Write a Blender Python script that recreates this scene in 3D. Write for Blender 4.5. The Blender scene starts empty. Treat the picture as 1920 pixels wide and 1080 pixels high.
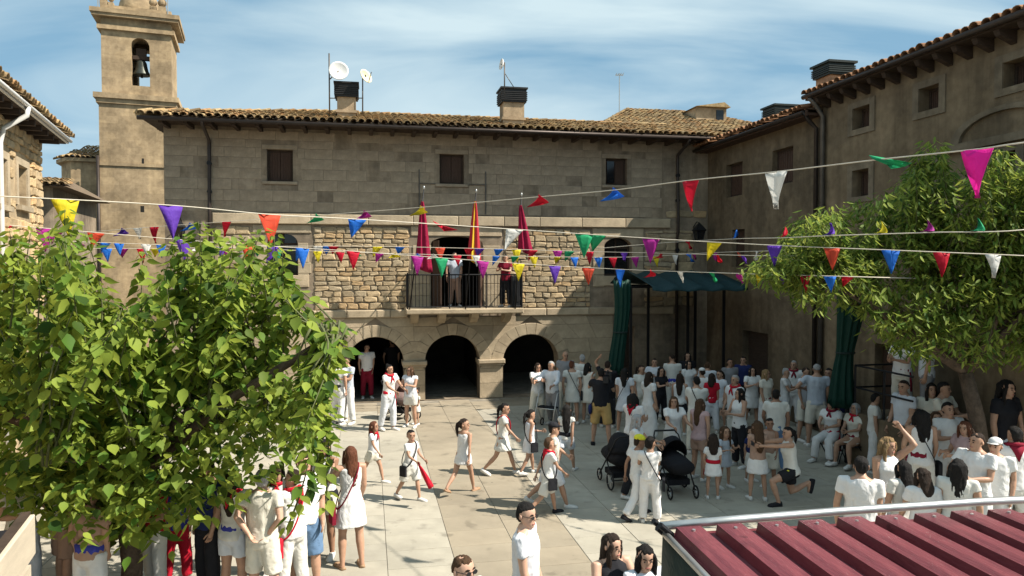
import bpy, bmesh, math, random
from mathutils import Vector, Matrix, noise

sc = bpy.context.scene
COL = sc.collection
R = math.radians
random.seed(7)

# ---------------------------------------------------------------- camera
CAMZ, FPX, PITCH = 4.07, 1356.0, math.atan(40 / 1356.0)
cam_d = bpy.data.cameras.new('camera')
cam_d.sensor_width = 36.0
cam_d.lens = 36.0 * FPX / 1920.0
cam_d.clip_start, cam_d.clip_end = 0.05, 2000
cam = bpy.data.objects.new('camera', cam_d)
cam.location = (0, 0, CAMZ)
cam.rotation_euler = (math.pi / 2 - PITCH, 0, 0)
COL.objects.link(cam)
sc.camera = cam

# ---------------------------------------------------------------- sun and sky
FAC = R(11.25)                                   # the town hall turns its right end away
U = Vector((math.cos(FAC), math.sin(FAC), 0)); N = Vector((math.sin(FAC), -math.cos(FAC), 0))
SUN_EL, SUN_REL = R(47), R(65)
sh = N * math.cos(SUN_REL) + U * math.sin(SUN_REL)
SUND = Vector((sh.x * math.cos(SUN_EL), sh.y * math.cos(SUN_EL), math.sin(SUN_EL)))
sun_d = bpy.data.lights.new('sun', 'SUN')
sun_d.energy = 5.0; sun_d.angle = R(0.53); sun_d.color = (1.0, 0.93, 0.82)
sun = bpy.data.objects.new('sun', sun_d)
sun.rotation_euler = (-SUND).to_track_quat('-Z', 'Y').to_euler()
sun.location = (30, -10, 40)
COL.objects.link(sun)

world = bpy.data.worlds.new('World'); sc.world = world; world.use_nodes = True
wn = world.node_tree; wn.nodes.clear()
def wnode(t, **k):
    n = wn.nodes.new(t)
    for a, b in k.items(): setattr(n, a, b)
    return n
sky = wnode('ShaderNodeTexSky'); sky.sky_type = 'NISHITA'; sky.sun_disc = False
sky.sun_elevation = SUN_EL; sky.sun_rotation = math.atan2(SUND.x, SUND.y)
sky.altitude = 300; sky.air_density = 1.0; sky.dust_density = 0.15; sky.ozone_density = 2.2
tc = wnode('ShaderNodeTexCoord'); sx = wnode('ShaderNodeSeparateXYZ')
wn.links.new(tc.outputs['Generated'], sx.inputs[0])
addz = wnode('ShaderNodeMath', operation='ADD'); addz.inputs[1].default_value = 0.22
mxz = wnode('ShaderNodeMath', operation='MAXIMUM'); mxz.inputs[1].default_value = 0.05
wn.links.new(sx.outputs['Z'], addz.inputs[0]); wn.links.new(addz.outputs[0], mxz.inputs[0])
dx = wnode('ShaderNodeMath', operation='DIVIDE'); dy = wnode('ShaderNodeMath', operation='DIVIDE')
wn.links.new(sx.outputs['X'], dx.inputs[0]); wn.links.new(mxz.outputs[0], dx.inputs[1])
wn.links.new(sx.outputs['Y'], dy.inputs[0]); wn.links.new(mxz.outputs[0], dy.inputs[1])
cb = wnode('ShaderNodeCombineXYZ')
wn.links.new(dx.outputs[0], cb.inputs[0]); wn.links.new(dy.outputs[0], cb.inputs[1])
mp = wnode('ShaderNodeMapping'); mp.inputs['Rotation'].default_value = (0, 0, R(-24)); mp.inputs['Scale'].default_value = (0.6, 1.35, 1)
mp.inputs['Location'].default_value = (3.1, 0.4, 0)
wn.links.new(cb.outputs[0], mp.inputs[0])
nz = wnode('ShaderNodeTexNoise'); nz.inputs['Scale'].default_value = 1.15; nz.inputs['Detail'].default_value = 6; nz.inputs['Roughness'].default_value = 0.5
nz.inputs['Distortion'].default_value = 0.9
wn.links.new(mp.outputs[0], nz.inputs['Vector'])
rp = wnode('ShaderNodeValToRGB'); rp.color_ramp.elements[0].position = 0.36; rp.color_ramp.elements[1].position = 0.66
rp.color_ramp.elements[0].color = (0.03, 0.03, 0.03, 1); rp.color_ramp.elements[1].color = (0.9, 0.9, 0.9, 1)
wn.links.new(nz.outputs['Fac'], rp.inputs[0])
mixc = wnode('ShaderNodeMix', data_type='RGBA')
veil = wnode('ShaderNodeMix', data_type='RGBA'); veil.inputs[0].default_value = 0.62; veil.inputs[7].default_value = (3.3, 6.4, 8.7, 1)   # thin high haze over the whole sky
wn.links.new(sky.outputs[0], veil.inputs[6])
wn.links.new(rp.outputs['Color'], mixc.inputs[0]); wn.links.new(veil.outputs[2], mixc.inputs[6])
mixc.inputs[7].default_value = (8.2, 10.0, 10.6, 1)          # thin cloud, in the sky texture's own units
bg = wnode('ShaderNodeBackground'); bg.inputs['Strength'].default_value = 0.052
wo = wnode('ShaderNodeOutputWorld')
wn.links.new(mixc.outputs[2], bg.inputs[0]); wn.links.new(bg.outputs[0], wo.inputs[0])

vs = sc.view_settings
vs.view_transform = 'Standard'; vs.look = 'None'; vs.gamma = 1.0; vs.use_curve_mapping = False
vs.exposure = 0.76
sc.cycles.max_bounces = 6
sc.cycles.diffuse_bounces = 1
sc.cycles.transparent_max_bounces = 6

# ---------------------------------------------------------------- pixels to places
def ray(px, py):
    f = Vector((0, math.cos(PITCH), -math.sin(PITCH))); u = Vector((0, math.sin(PITCH), math.cos(PITCH)))
    return f + Vector((1, 0, 0)) * ((px - 960) / FPX) - u * ((py - 540) / FPX)
CAM = Vector((0, 0, CAMZ))
def at_depth(px, py, d):
    r = ray(px, py); return CAM + r * (d / r.y)
def on_z(px, py, z=0.0):
    r = ray(px, py); return CAM + r * ((z - CAMZ) / r.z)

class Frame:
    """a building's own axes: x along the front, y into the building, z up"""
    def __init__(s, o, ang):
        s.o = Vector(o); s.a = ang
        s.x = Vector((math.cos(ang), math.sin(ang), 0)); s.y = Vector((-math.sin(ang), math.cos(ang), 0))
        s.m = Matrix.Translation(s.o) @ Matrix.Rotation(ang, 4, 'Z')
    def loc(s, px, py, y=0.0):
        r = ray(px, py); q = s.o + s.y * y - CAM
        t = q.dot(s.y) / r.dot(s.y); p = CAM + r * t - s.o
        return p.dot(s.x), p.z
    def w(s, x, y, z): return s.o + s.x * x + s.y * y + Vector((0, 0, z))
    def inv(s, p):
        p = Vector(p) - s.o; return Vector((p.dot(s.x), p.dot(s.y), p.z))

# ---------------------------------------------------------------- mesh helpers
class MB:
    def __init__(s): s.v = []; s.f = []; s.mi = []
    def add(s, vs, fs, m=0):
        o = len(s.v); s.v += [tuple(p) for p in vs]; s.f += [tuple(i + o for i in f) for f in fs]; s.mi += [m] * len(fs); return s
    def box(s, x0, x1, y0, y1, z0, z1, m=0, mat=None):
        vs = [Vector(p) for p in ((x0,y0,z0),(x1,y0,z0),(x1,y1,z0),(x0,y1,z0),(x0,y0,z1),(x1,y0,z1),(x1,y1,z1),(x0,y1,z1))]
        if mat is not None: vs = [mat @ p for p in vs]
        return s.add(vs, [(3,2,1,0),(4,5,6,7),(0,1,5,4),(1,2,6,5),(2,3,7,6),(3,0,4,7)], m)
    def chbox(s, x0, x1, y0, y1, z0, z1, c, m=0, mat=None):
        """a box whose -y face is chamfered all round"""
        vs = [Vector(p) for p in ((x0,y1,z0),(x1,y1,z0),(x1,y1,z1),(x0,y1,z1),(x0,y0+c,z0),(x1,y0+c,z0),(x1,y0+c,z1),(x0,y0+c,z1),
                                  (x0+c,y0,z0+c),(x1-c,y0,z0+c),(x1-c,y0,z1-c),(x0+c,y0,z1-c))]
        if mat is not None: vs = [mat @ p for p in vs]
        fs = [(8,9,10,11)]
        for i in range(4):
            j = (i + 1) % 4
            fs += [(4+i, 4+j, 8+j, 8+i), (i, j, 4+j, 4+i)]
        return s.add(vs, fs, m)
    def rings(s, rr, cap=True, m=0, closed=True):
        n = len(rr[0]); vs = [p for r in rr for p in r]; fs = []
        for k in range(len(rr) - 1):
            for i in range(n if closed else n - 1):
                j = (i + 1) % n
                fs.append((k*n+i, k*n+j, (k+1)*n+j, (k+1)*n+i))
        if cap:
            fs.append(tuple(range(n-1, -1, -1))); fs.append(tuple((len(rr)-1)*n + i for i in range(n)))
        return s.add(vs, fs, m)
    def tube(s, pts, rad, n=8, cap=True, m=0, round_ends=False):
        pts = [Vector(p) for p in pts]
        if not isinstance(rad, (list, tuple)): rad = [rad] * len(pts)
        rad = list(rad)
        if round_ends:
            d0 = (pts[0]-pts[1]).normalized(); d1 = (pts[-1]-pts[-2]).normalized()
            r0, r1 = rad[0], rad[-1]
            r0 = r0 if not isinstance(r0, tuple) else min(r0); r1 = r1 if not isinstance(r1, tuple) else min(r1)
            sc_ = lambda r, k: tuple(q*k for q in r) if isinstance(r, tuple) else r*k
            pts = [pts[0]+d0*r0*0.9, pts[0]+d0*r0*0.55] + pts + [pts[-1]+d1*r1*0.55, pts[-1]+d1*r1*0.9]
            rad = [sc_(rad[0],.35), sc_(rad[0],.8)] + rad + [sc_(rad[-1],.8), sc_(rad[-1],.35)]
        rr = []; prev = None
        for i, p in enumerate(pts):
            a = pts[max(i-1,0)]; b = pts[min(i+1,len(pts)-1)]; t = (b-a)
            t = t.normalized() if t.length > 1e-9 else Vector((0,0,1))
            if prev is None:
                ref = Vector((1,0,0)) if abs(t.x) < .9 else Vector((0,1,0))
                e1 = (ref - t*ref.dot(t)).normalized()
            else:
                e1 = prev - t*prev.dot(t)
                e1 = e1.normalized() if e1.length > 1e-6 else t.orthogonal().normalized()
            prev = e1; e2 = t.cross(e1)
            ra, rb = rad[i] if isinstance(rad[i], tuple) else (rad[i], rad[i])
            rr.append([p + e1*ra*math.cos(2*math.pi*k/n) + e2*rb*math.sin(2*math.pi*k/n) for k in range(n)])
        return s.rings(rr, cap, m)
    def ball(s, c, r, n=8, k=6, m=0):
        c = Vector(c); rx, ry, rz = r if isinstance(r, tuple) else (r, r, r)
        rr = []
        for i in range(k + 1):
            th = math.pi * min(max(i / k, 0.03), 0.97)
            rr.append([c + Vector((rx*math.sin(th)*math.cos(2*math.pi*j/n), ry*math.sin(th)*math.sin(2*math.pi*j/n), -rz*math.cos(th))) for j in range(n)])
        return s.rings(rr, True, m)
    def mesh(s, name, mats, smooth=False):
        me = bpy.data.meshes.new(name); me.from_pydata(s.v, [], s.f)
        mats = mats if isinstance(mats, (list, tuple)) else [mats]
        for q in mats: me.materials.append(q)
        if len(mats) > 1: me.polygons.foreach_set('material_index', s.mi)
        if smooth: me.polygons.foreach_set('use_smooth', [True] * len(me.polygons))
        me.update(); return me
    def build(s, name, mats, parent=None, smooth=False, loc=None):
        return link(name, s.mesh(name, mats, smooth), parent, loc)

def link(name, me, parent=None, loc=None):
    o = bpy.data.objects.new(name, me); COL.objects.link(o)
    if parent is not None: o.parent = parent
    if loc is not None: o.location = loc
    return o
def inst(name, me, parent, mat):
    o = bpy.data.objects.new(name, me); COL.objects.link(o); o.parent = parent; o.matrix_basis = mat; return o
def tag(o, label=None, cat=None, group=None, kind=None):
    if label: o['label'] = label
    if cat: o['category'] = cat
    if group: o['group'] = group
    if kind: o['kind'] = kind
    return o
def thing(name, label, cat, loc=(0,0,0), rz=0.0, group=None):
    o = bpy.data.objects.new(name, None); COL.objects.link(o); o.empty_display_size = .2
    o.location = loc; o.rotation_euler = (0, 0, rz)
    return tag(o, label, cat, group)
def fthing(name, label, cat, fr, group=None):
    o = thing(name, label, cat, group=group); o.location = fr.o; o.rotation_euler = (0, 0, fr.a); return o

def holed_wall(outer, holes, y0, y1, name, mat, parent, back=True):
    """a wall in the xz plane from y0 (front) to y1 (back) with openings cut through it"""
    bm = bmesh.new(); loops = [outer] + holes; edges = []; lv = []
    for lp in loops:
        vs_ = [bm.verts.new((x, y0, z)) for x, z in lp]; lv.append(vs_)
        for i in range(len(vs_)): edges.append(bm.edges.new((vs_[i], vs_[(i+1) % len(vs_)])))
    bmesh.ops.triangle_fill(bm, use_beauty=True, use_dissolve=False, edges=edges)
    for vs_ in lv:
        bk = [bm.verts.new((p.co.x, y1, p.co.z)) for p in vs_]
        for i in range(len(vs_)):
            j = (i + 1) % len(vs_); bm.faces.new((vs_[i], vs_[j], bk[j], bk[i]))
    bmesh.ops.recalc_face_normals(bm, faces=bm.faces)
    me = bpy.data.meshes.new(name); bm.to_mesh(me); bm.free(); me.materials.append(mat)
    return link(name, me, parent)

def rect(x0, x1, z0, z1): return [(x0, z0), (x1, z0), (x1, z1), (x0, z1)]
def arch(x0, x1, z0, zs, rise=None, n=12):
    """opening with an arched head springing at zs"""
    c = (x0 + x1) / 2; a = (x1 - x0) / 2; rise = a if rise is None else rise
    return [(x0, z0), (x1, z0)] + [(c + a*math.cos(math.pi*i/n), zs + rise*math.sin(math.pi*i/n)) for i in range(n + 1)]

# ---------------------------------------------------------------- materials
def nodes(name):
    m = bpy.data.materials.new(name); m.use_nodes = True; nt = m.node_tree
    return m, nt, nt.nodes['Principled BSDF']
def _in(b, nm, v):
    if nm in b.inputs: b.inputs[nm].default_value = v
def mat(name, col, rough=.8, var=.25, scale=3.0, bump=0.0, bscale=30.0, rnd=None, metal=0.0, spec=.3, col2=None, island=False, rscale=1.0, coat=0.0, stretch=None, stains=False):
    """base colour broken up by two noises; rnd adds a per-object (or per-piece) shift"""
    m, nt, b = nodes(name); L = nt.links
    _in(b, 'Roughness', rough); _in(b, 'Metallic', metal); _in(b, 'Specular IOR Level', spec)
    tc = nt.nodes.new('ShaderNodeTexCoord'); src = tc.outputs['Object']
    if stretch:
        mp = nt.nodes.new('ShaderNodeMapping'); mp.inputs['Scale'].default_value = stretch; L.new(src, mp.inputs[0]); src = mp.outputs[0]
    n1 = nt.nodes.new('ShaderNodeTexNoise'); n1.inputs['Scale'].default_value = scale; n1.inputs['Detail'].default_value = 6; n1.inputs['Roughness'].default_value = .62
    L.new(src, n1.inputs['Vector'])
    c2 = col2 or tuple(c * (1 - var) for c in col); c1 = tuple(min(1, c * (1 + var * .5)) for c in col)
    rp = nt.nodes.new('ShaderNodeValToRGB'); rp.color_ramp.elements[0].color = (*c2, 1); rp.color_ramp.elements[1].color = (*c1, 1)
    rp.color_ramp.elements[0].position = .32; rp.color_ramp.elements[1].position = .68
    L.new(n1.outputs['Fac'], rp.inputs[0]); out = rp.outputs['Color']
    if rnd:
        if island: g = nt.nodes.new('ShaderNodeNewGeometry'); ro = g.outputs['Random Per Island']
        else: g = nt.nodes.new('ShaderNodeObjectInfo'); ro = g.outputs['Random']
        r2 = nt.nodes.new('ShaderNodeValToRGB'); e = r2.color_ramp.elements
        r2.color_ramp.interpolation = 'CONSTANT' if len(rnd) > 3 else 'LINEAR'
        for i, c in enumerate(rnd):
            q = e[i] if i < 2 else e.new(i / len(rnd))
            q.color = (*c, 1)
        for i in range(len(rnd)): e[i].position = i / max(1, len(rnd) - (0 if len(rnd) > 3 else 1))
        L.new(ro, r2.inputs[0])
        mx = nt.nodes.new('ShaderNodeMix'); mx.data_type = 'RGBA'; mx.blend_type = 'MULTIPLY'; mx.inputs[0].default_value = 1.0
        L.new(out, mx.inputs[6]); L.new(r2.outputs['Color'], mx.inputs[7]); out = mx.outputs[2]
    if stains:
        gp = nt.nodes.new('ShaderNodeNewGeometry')
        for sc2, p0, p1, lo2 in ((.45, .35, .65, .82), (2.6, .30, .40, .72), (9.0, .24, .30, .5)):
            n3 = nt.nodes.new('ShaderNodeTexNoise'); n3.inputs['Scale'].default_value = sc2; n3.inputs['Detail'].default_value = 5; L.new(gp.outputs['Position'], n3.inputs['Vector'])
            r3 = nt.nodes.new('ShaderNodeValToRGB'); r3.color_ramp.elements[0].position = p0; r3.color_ramp.elements[1].position = p1; r3.color_ramp.elements[0].color = (lo2, lo2, lo2, 1); r3.color_ramp.elements[1].color = (1, 1, 1, 1)
            L.new(n3.outputs['Fac'], r3.inputs[0]); m3 = nt.nodes.new('ShaderNodeMix'); m3.data_type = 'RGBA'; m3.blend_type = 'MULTIPLY'; m3.inputs[0].default_value = 1.0
            L.new(out, m3.inputs[6]); L.new(r3.outputs[0], m3.inputs[7]); out = m3.outputs[2]
    L.new(out, b.inputs['Base Color'])
    if bump:
        n2 = nt.nodes.new('ShaderNodeTexNoise'); n2.inputs['Scale'].default_value = bscale; n2.inputs['Detail'].default_value = 5
        L.new(src, n2.inputs['Vector'])
        bp = nt.nodes.new('ShaderNodeBump'); bp.inputs['Strength'].default_value = bump; bp.inputs['Distance'].default_value = .02
        L.new(n2.outputs['Fac'], bp.inputs['Height']); L.new(bp.outputs[0], b.inputs['Normal'])
    return m
def wall_mat(name, col, streak=.35, course=None, bump=.35):
    """weathered masonry: blotches, rain streaks, faint coursing"""
    m, nt, b = nodes(name); L = nt.links; _in(b, 'Roughness', .92); _in(b, 'Specular IOR Level', .15)
    tc = nt.nodes.new('ShaderNodeTexCoord')
    def nz(sc_, det, st=None):
        n = nt.nodes.new('ShaderNodeTexNoise'); n.inputs['Scale'].default_value = sc_; n.inputs['Detail'].default_value = det; n.inputs['Roughness'].default_value = .6
        if st:
            mp = nt.nodes.new('ShaderNodeMapping'); mp.inputs['Scale'].default_value = st; L.new(tc.outputs['Object'], mp.inputs[0]); L.new(mp.outputs[0], n.inputs['Vector'])
        else: L.new(tc.outputs['Object'], n.inputs['Vector'])
        return n.outputs['Fac']
    def ramp(f, a, bb, p0=.35, p1=.65):
        r = nt.nodes.new('ShaderNodeValToRGB'); r.color_ramp.elements[0].color = (*a, 1); r.color_ramp.elements[1].color = (*bb, 1)
        r.color_ramp.elements[0].position = p0; r.color_ramp.elements[1].position = p1; L.new(f, r.inputs[0]); return r.outputs['Color']
    def mul(a, bb, f=1.0):
        x = nt.nodes.new('ShaderNodeMix'); x.data_type = 'RGBA'; x.blend_type = 'MULTIPLY'; x.inputs[0].default_value = f; L.new(a, x.inputs[6]); L.new(bb, x.inputs[7]); return x.outputs[2]
    base = ramp(nz(.7, 8), tuple(c * .72 for c in col), tuple(c * 1.18 for c in col))
    out = mul(base, ramp(nz(5, 5), (.78, .76, .74), (1.05, 1.04, 1.02)))
    out = mul(out, ramp(nz(1.3, 5, (2.2, 2.2, .18)), (1 - streak,) * 3, (1, 1, 1), .36, .6))
    out = mul(out, ramp(nz(.55, 3), (.84, .84, .85), (1.06, 1.05, 1.03), .485, .515), .75)
    out = mul(out, ramp(nz(2.1, 4), (.72, .71, .70), (1, 1, 1), .30, .36), .8)
    h = nz(24, 6)
    if course:
        br = nt.nodes.new('ShaderNodeTexBrick'); mp = nt.nodes.new('ShaderNodeMapping'); mp.inputs['Rotation'].default_value = (R(90), 0, 0)
        L.new(tc.outputs['Object'], mp.inputs[0]); L.new(mp.outputs[0], br.inputs['Vector'])
        br.inputs['Scale'].default_value = 1.0; br.inputs['Brick Width'].default_value = course[0]; br.inputs['Row Height'].default_value = course[1]
        br.inputs['Mortar Size'].default_value = .008; br.inputs['Mortar Smooth'].default_value = .6; br.offset = .43; br.squash = 1.3; br.squash_frequency = 3
        br.inputs['Color1'].default_value = (.82, .81, .8, 1); br.inputs['Color2'].default_value = (1.08, 1.07, 1.05, 1); br.inputs['Mortar'].default_value = (.8, .79, .78, 1)
        out = mul(out, br.outputs['Color'], course[2])
    L.new(out, b.inputs['Base Color'])
    bp = nt.nodes.new('ShaderNodeBump'); bp.inputs['Strength'].default_value = bump; bp.inputs['Distance'].default_value = .02
    L.new(h, bp.inputs['Height']); L.new(bp.outputs[0], b.inputs['Normal'])
    return m
def leaf_mat(name, cols, trans=.35):
    m, nt, b = nodes(name); L = nt.links; out = [n for n in nt.nodes if n.type == 'OUTPUT_MATERIAL'][0]
    _in(b, 'Roughness', .6); _in(b, 'Specular IOR Level', .2)
    g = nt.nodes.new('ShaderNodeNewGeometry'); oi = nt.nodes.new('ShaderNodeObjectInfo')
    ad = nt.nodes.new('ShaderNodeMath'); ad.operation = 'ADD'; L.new(g.outputs['Random Per Island'], ad.inputs[0]); L.new(oi.outputs['Random'], ad.inputs[1])
    fr = nt.nodes.new('ShaderNodeMath'); fr.operation = 'FRACT'; L.new(ad.outputs[0], fr.inputs[0])
    rp = nt.nodes.new('ShaderNodeValToRGB'); e = rp.color_ramp.elements
    for i, c in enumerate(cols):
        q = e[i] if i < 2 else e.new(.5); q.color = (*c, 1)
    for i in range(len(cols)): e[i].position = i / (len(cols) - 1)
    L.new(fr.outputs[0], rp.inputs[0]); L.new(rp.outputs['Color'], b.inputs['Base Color'])
    t = nt.nodes.new('ShaderNodeBsdfTranslucent'); hs = nt.nodes.new('ShaderNodeHueSaturation'); hs.inputs['Value'].default_value = 1.5; hs.inputs['Hue'].default_value = .485
    L.new(rp.outputs['Color'], hs.inputs['Color']); L.new(hs.outputs[0], t.inputs['Color'])
    mx = nt.nodes.new('ShaderNodeMixShader'); mx.inputs[0].default_value = trans
    L.new(b.outputs[0], mx.inputs[1]); L.new(t.outputs[0], mx.inputs[2]); L.new(mx.outputs[0], out.inputs['Surface'])
    return m
def cloth_mat(name, col, trans=0.0, rough=.85):
    m, nt, b = nodes(name); L = nt.links
    _in(b, 'Roughness', rough); _in(b, 'Specular IOR Level', .2)
    tc = nt.nodes.new('ShaderNodeTexCoord'); n1 = nt.nodes.new('ShaderNodeTexNoise'); n1.inputs['Scale'].default_value = 5.5; n1.inputs['Detail'].default_value = 2; n1.inputs['Distortion'].default_value = 1.8
    L.new(tc.outputs['Object'], n1.inputs['Vector'])
    rp = nt.nodes.new('ShaderNodeValToRGB'); rp.color_ramp.elements[0].color = (*[c * .84 for c in col], 1); rp.color_ramp.elements[1].color = (*[min(1, c * 1.05) for c in col], 1)
    L.new(n1.outputs['Fac'], rp.inputs[0]); L.new(rp.outputs[0], b.inputs['Base Color'])
    bp = nt.nodes.new('ShaderNodeBump'); bp.inputs['Strength'].default_value = .45; bp.inputs['Distance'].default_value = .035; L.new(n1.outputs['Fac'], bp.inputs['Height']); L.new(bp.outputs[0], b.inputs['Normal'])
    if trans:
        out = [n for n in nt.nodes if n.type == 'OUTPUT_MATERIAL'][0]
        t = nt.nodes.new('ShaderNodeBsdfTranslucent'); t.inputs['Color'].default_value = (*col, 1)
        mx = nt.nodes.new('ShaderNodeMixShader'); mx.inputs[0].default_value = trans
        L.new(b.outputs[0], mx.inputs[1]); L.new(t.outputs[0], mx.inputs[2]); L.new(mx.outputs[0], out.inputs['Surface'])
    return m

STONES = [(.95,.88,.78), (.8,.74,.66), (1.1,1.0,.86), (.7,.66,.6), (1.0,.84,.66), (.9,.87,.82)]
M = {}
M['plaster'] = wall_mat('weathered_plaster', (.345, .28, .208), .3, (1.15, .42, .5))
M['mortar'] = wall_mat('mortar', (.36, .30, .22), .2)
M['rubble'] = mat('rubble_stone', (.47, .39, .275), .95, .3, 7, .7, 40, rnd=STONES, spec=.15)
M['ashlar'] = mat('ashlar_stone', (.46, .385, .28), .93, .28, 2.4, .4, 30, rnd=[(.92,.9,.86), (.78,.76,.73), (1.05,1,.94)], spec=.15)
M['plasterblock'] = mat('worn_wall_block', (.36, .29, .212), .93, .3, 3.2, .4, 30, rnd=[(.91,.91,.90), (.96,.955,.945), (1.0,.99,.97)], spec=.15)
M['tower'] = wall_mat('tower_stone', (.44, .335, .21), .15, (.8, .36, .8), .25)
M['lefthouse'] = mat('house_rubble', (.58, .46, .30), .95, .25, 6, .6, 40, rnd=STONES, spec=.15)
M['leftmortar'] = wall_mat('house_mortar', (.50, .39, .25), .15)
M['render'] = wall_mat('ochre_render', (.205, .156, .102), .25)  # ochre of the right-hand houses held low, putting some of their shade into it
M['render2'] = wall_mat('ochre_render_upper', (.24, .182, .118), .3)
M['tile'] = mat('roof_tile', (.36, .27, .165), .95, .4, 9, .5, 40, rnd=[(.75,.7,.62), (1.15,1.05,.85), (.95,.74,.56), (1.05,1.02,.9), (.62,.58,.52)], spec=.12)
M['tile_i'] = mat('roof_tile_bed', (.36, .27, .165), .95, .4, 9, .5, 40, rnd=[(.75,.7,.62), (1.15,1.05,.85), (.95,.74,.56), (1.05,1.02,.9), (.62,.58,.52)], spec=.12, island=True)
M['tilered'] = mat('roof_tile_red', (.30, .17, .10), .95, .35, 9, .4, 40, rnd=[(.75,.7,.65), (1.1,1,.9), (.9,.85,.8)], spec=.12)
M['rooflath'] = mat('roof_boards', (.16, .115, .075), .95, .3, 6)
M['darkwood'] = mat('dark_timber', (.055, .036, .025), .8, .35, 8, .3, 50, stretch=(1, 1, 6))
M['brownwood'] = mat('brown_timber', (.075, .042, .028), .7, .3, 8, .3, 50, stretch=(6, 6, 1))
M['glass'] = mat('window_glass', (.012, .013, .015), .08, .1, 2, spec=.5)
M['dark'] = mat('dark_interior', (.02, .018, .015), .95, .2, 2)  # near-black colour stands in for the shade inside rooms and openings
M['iron'] = mat('black_iron', (.018, .018, .02), .5, .2, 9, metal=.3)
M['zinc'] = mat('zinc_pipe', (.13, .115, .10), .5, .2, 5, metal=.5)
M['copper'] = mat('brown_pipe', (.05, .038, .032), .45, .2, 5, metal=.4)
M['galv'] = mat('galvanised_tube', (.55, .55, .53), .35, .15, 7, metal=.75)
M['whitemetal'] = mat('white_metal', (.74, .73, .70), .45, .08, 5)
M['dishcream'] = mat('cream_dish', (.72, .66, .44), .5, .08, 4)
M['chimney'] = wall_mat('chimney_render', (.50, .38, .25), .2)
M['chimred'] = wall_mat('chimney_brick', (.42, .25, .16), .2, (.25, .07, 1.0))
M['cowl'] = mat('chimney_cowl', (.022, .022, .022), .6, .2, 6)
M['cowlgreen'] = mat('green_cowl', (.014, .02, .017), .5, .2, 6)
M['bronze'] = mat('bell_bronze', (.06, .065, .055), .45, .3, 6, metal=.6)
M['slab'] = mat('paving_slab', (.44, .405, .335), .85, .16, 1.6, .25, 60, stains=True, rnd=[(.93,.93,.92), (1.03,1.02,1.0), (.98,.97,.94)], spec=.25)
M['slab_i'] = mat('paving_slab_far', (.44, .405, .335), .85, .16, 1.6, .25, 60, stains=True, rnd=[(.93,.93,.92), (1.03,1.02,1.0), (.98,.97,.94)], spec=.25, island=True)
M['slabtan'] = mat('tan_paving', (.355, .302, .226), .88, .16, 1.3, .25, 60, stains=True, rnd=[(.94,.94,.93), (1.03,1.02,1.0), (.98,.98,.97)], spec=.2)
M['ground'] = wall_mat('ground_concrete', (.30, .272, .225), .05)
M['porch'] = mat('porch_shade', (.05, .043, .035), .95, .3, 2)  # plaster taken near black, so the porch's deep shade sits in its colour
M['redroof'] = mat('red_sheet', (.19, .045, .052), .5, .3, 5, .25, 30, spec=.4, col2=(.085, .014, .022), stretch=(2.5, .35, 1), stains=True)
M['trim'] = wall_mat('render_trim', (.235, .19, .135), .2)
M['tarp'] = cloth_mat('dark_green_tarp', (.02, .035, .03), rough=.6)
M['teal'] = cloth_mat('teal_canvas', (.016, .046, .052), rough=.6)
M['drape'] = cloth_mat('green_drape', (.006, .04, .028), rough=.55)
M['board'] = mat('pale_board', (.55, .47, .36), .7, .12, 3, .2, 40, stretch=(1, 6, 6))
M['bark'] = mat('bark', (.12, .085, .06), .95, .4, 12, .8, 40)
M['twig'] = mat('green_twig', (.11, .12, .05), .8, .3, 12)
M['leaf'] = leaf_mat('mulberry_leaf', [(.02, .062, .010), (.075, .165, .022), (.29, .36, .055)], .42)
M['leaf2'] = leaf_mat('slender_leaf', [(.04, .095, .016), (.10, .18, .03), (.27, .32, .06)], .42)
M['rope'] = mat('cord', (.62, .56, .46), .8, .1, 20)
M['rubber'] = mat('black_rubber', (.015, .015, .016), .7, .2, 9)
M['blackcloth'] = cloth_mat('black_cloth', (.014, .014, .017))
M['pram'] = cloth_mat('mauve_hood', (.22, .15, .135))
M['plastic'] = mat('black_plastic', (.02, .02, .022), .4, .2, 9)
# ================================================================ the setting
TH = Frame((-1.79, 22.05, 0), FAC)                               # town hall front, origin on the ground under its door
def tx(px, py=500, y=0.0): return TH.loc(px, py, y)[0]
def tz(py, px=850, y=0.0): return TH.loc(px, py, y)[1]
XL, XR = tx(310), tx(1326)
CORNER = TH.w(XR, 0, 0)
RW = Frame(CORNER, FAC - math.pi / 2)                            # row of houses on the right: x runs toward the camera, y into the houses

g = MB(); g.add([(-400,-60,-.004),(400,-60,-.004),(400,600,-.004),(-400,600,-.004)], [(0,1,2,3)])
ground = tag(g.build('ground', M['ground']), 'beige concrete ground of the town square', kind='structure')

# ---- paving: slabs laid square to the town hall, tan bands between them
rp_ = random.Random(3)
pav = bpy.data.objects.new('pavement', None); COL.objects.link(pav); pav.location = TH.o; pav.rotation_euler = (0, 0, FAC); tag(pav, 'pale grey paving slabs with tan bands in the square', kind='structure')
TAN0, TAN1 = TH.inv(on_z(838, 1000)).x, TH.inv(on_z(1040, 1000)).x
def slab_mesh(w, l, m):
    b = MB(); h = .004; c = .003
    vs_ = [(0,0,-.05),(w,0,-.05),(w,l,-.05),(0,l,-.05),(0,0,h-c),(w,0,h-c),(w,l,h-c),(0,l,h-c),(c,c,h),(w-c,c,h),(w-c,l-c,h),(c,l-c,h)]
    fs = [(8,9,10,11)]
    for i in range(4):
        j = (i+1) % 4; fs += [(4+i,4+j,8+j,8+i), (i,j,4+j,4+i)]
    return b.add(vs_, fs).mesh('slab', m)
SW, SL = .92, .62
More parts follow.
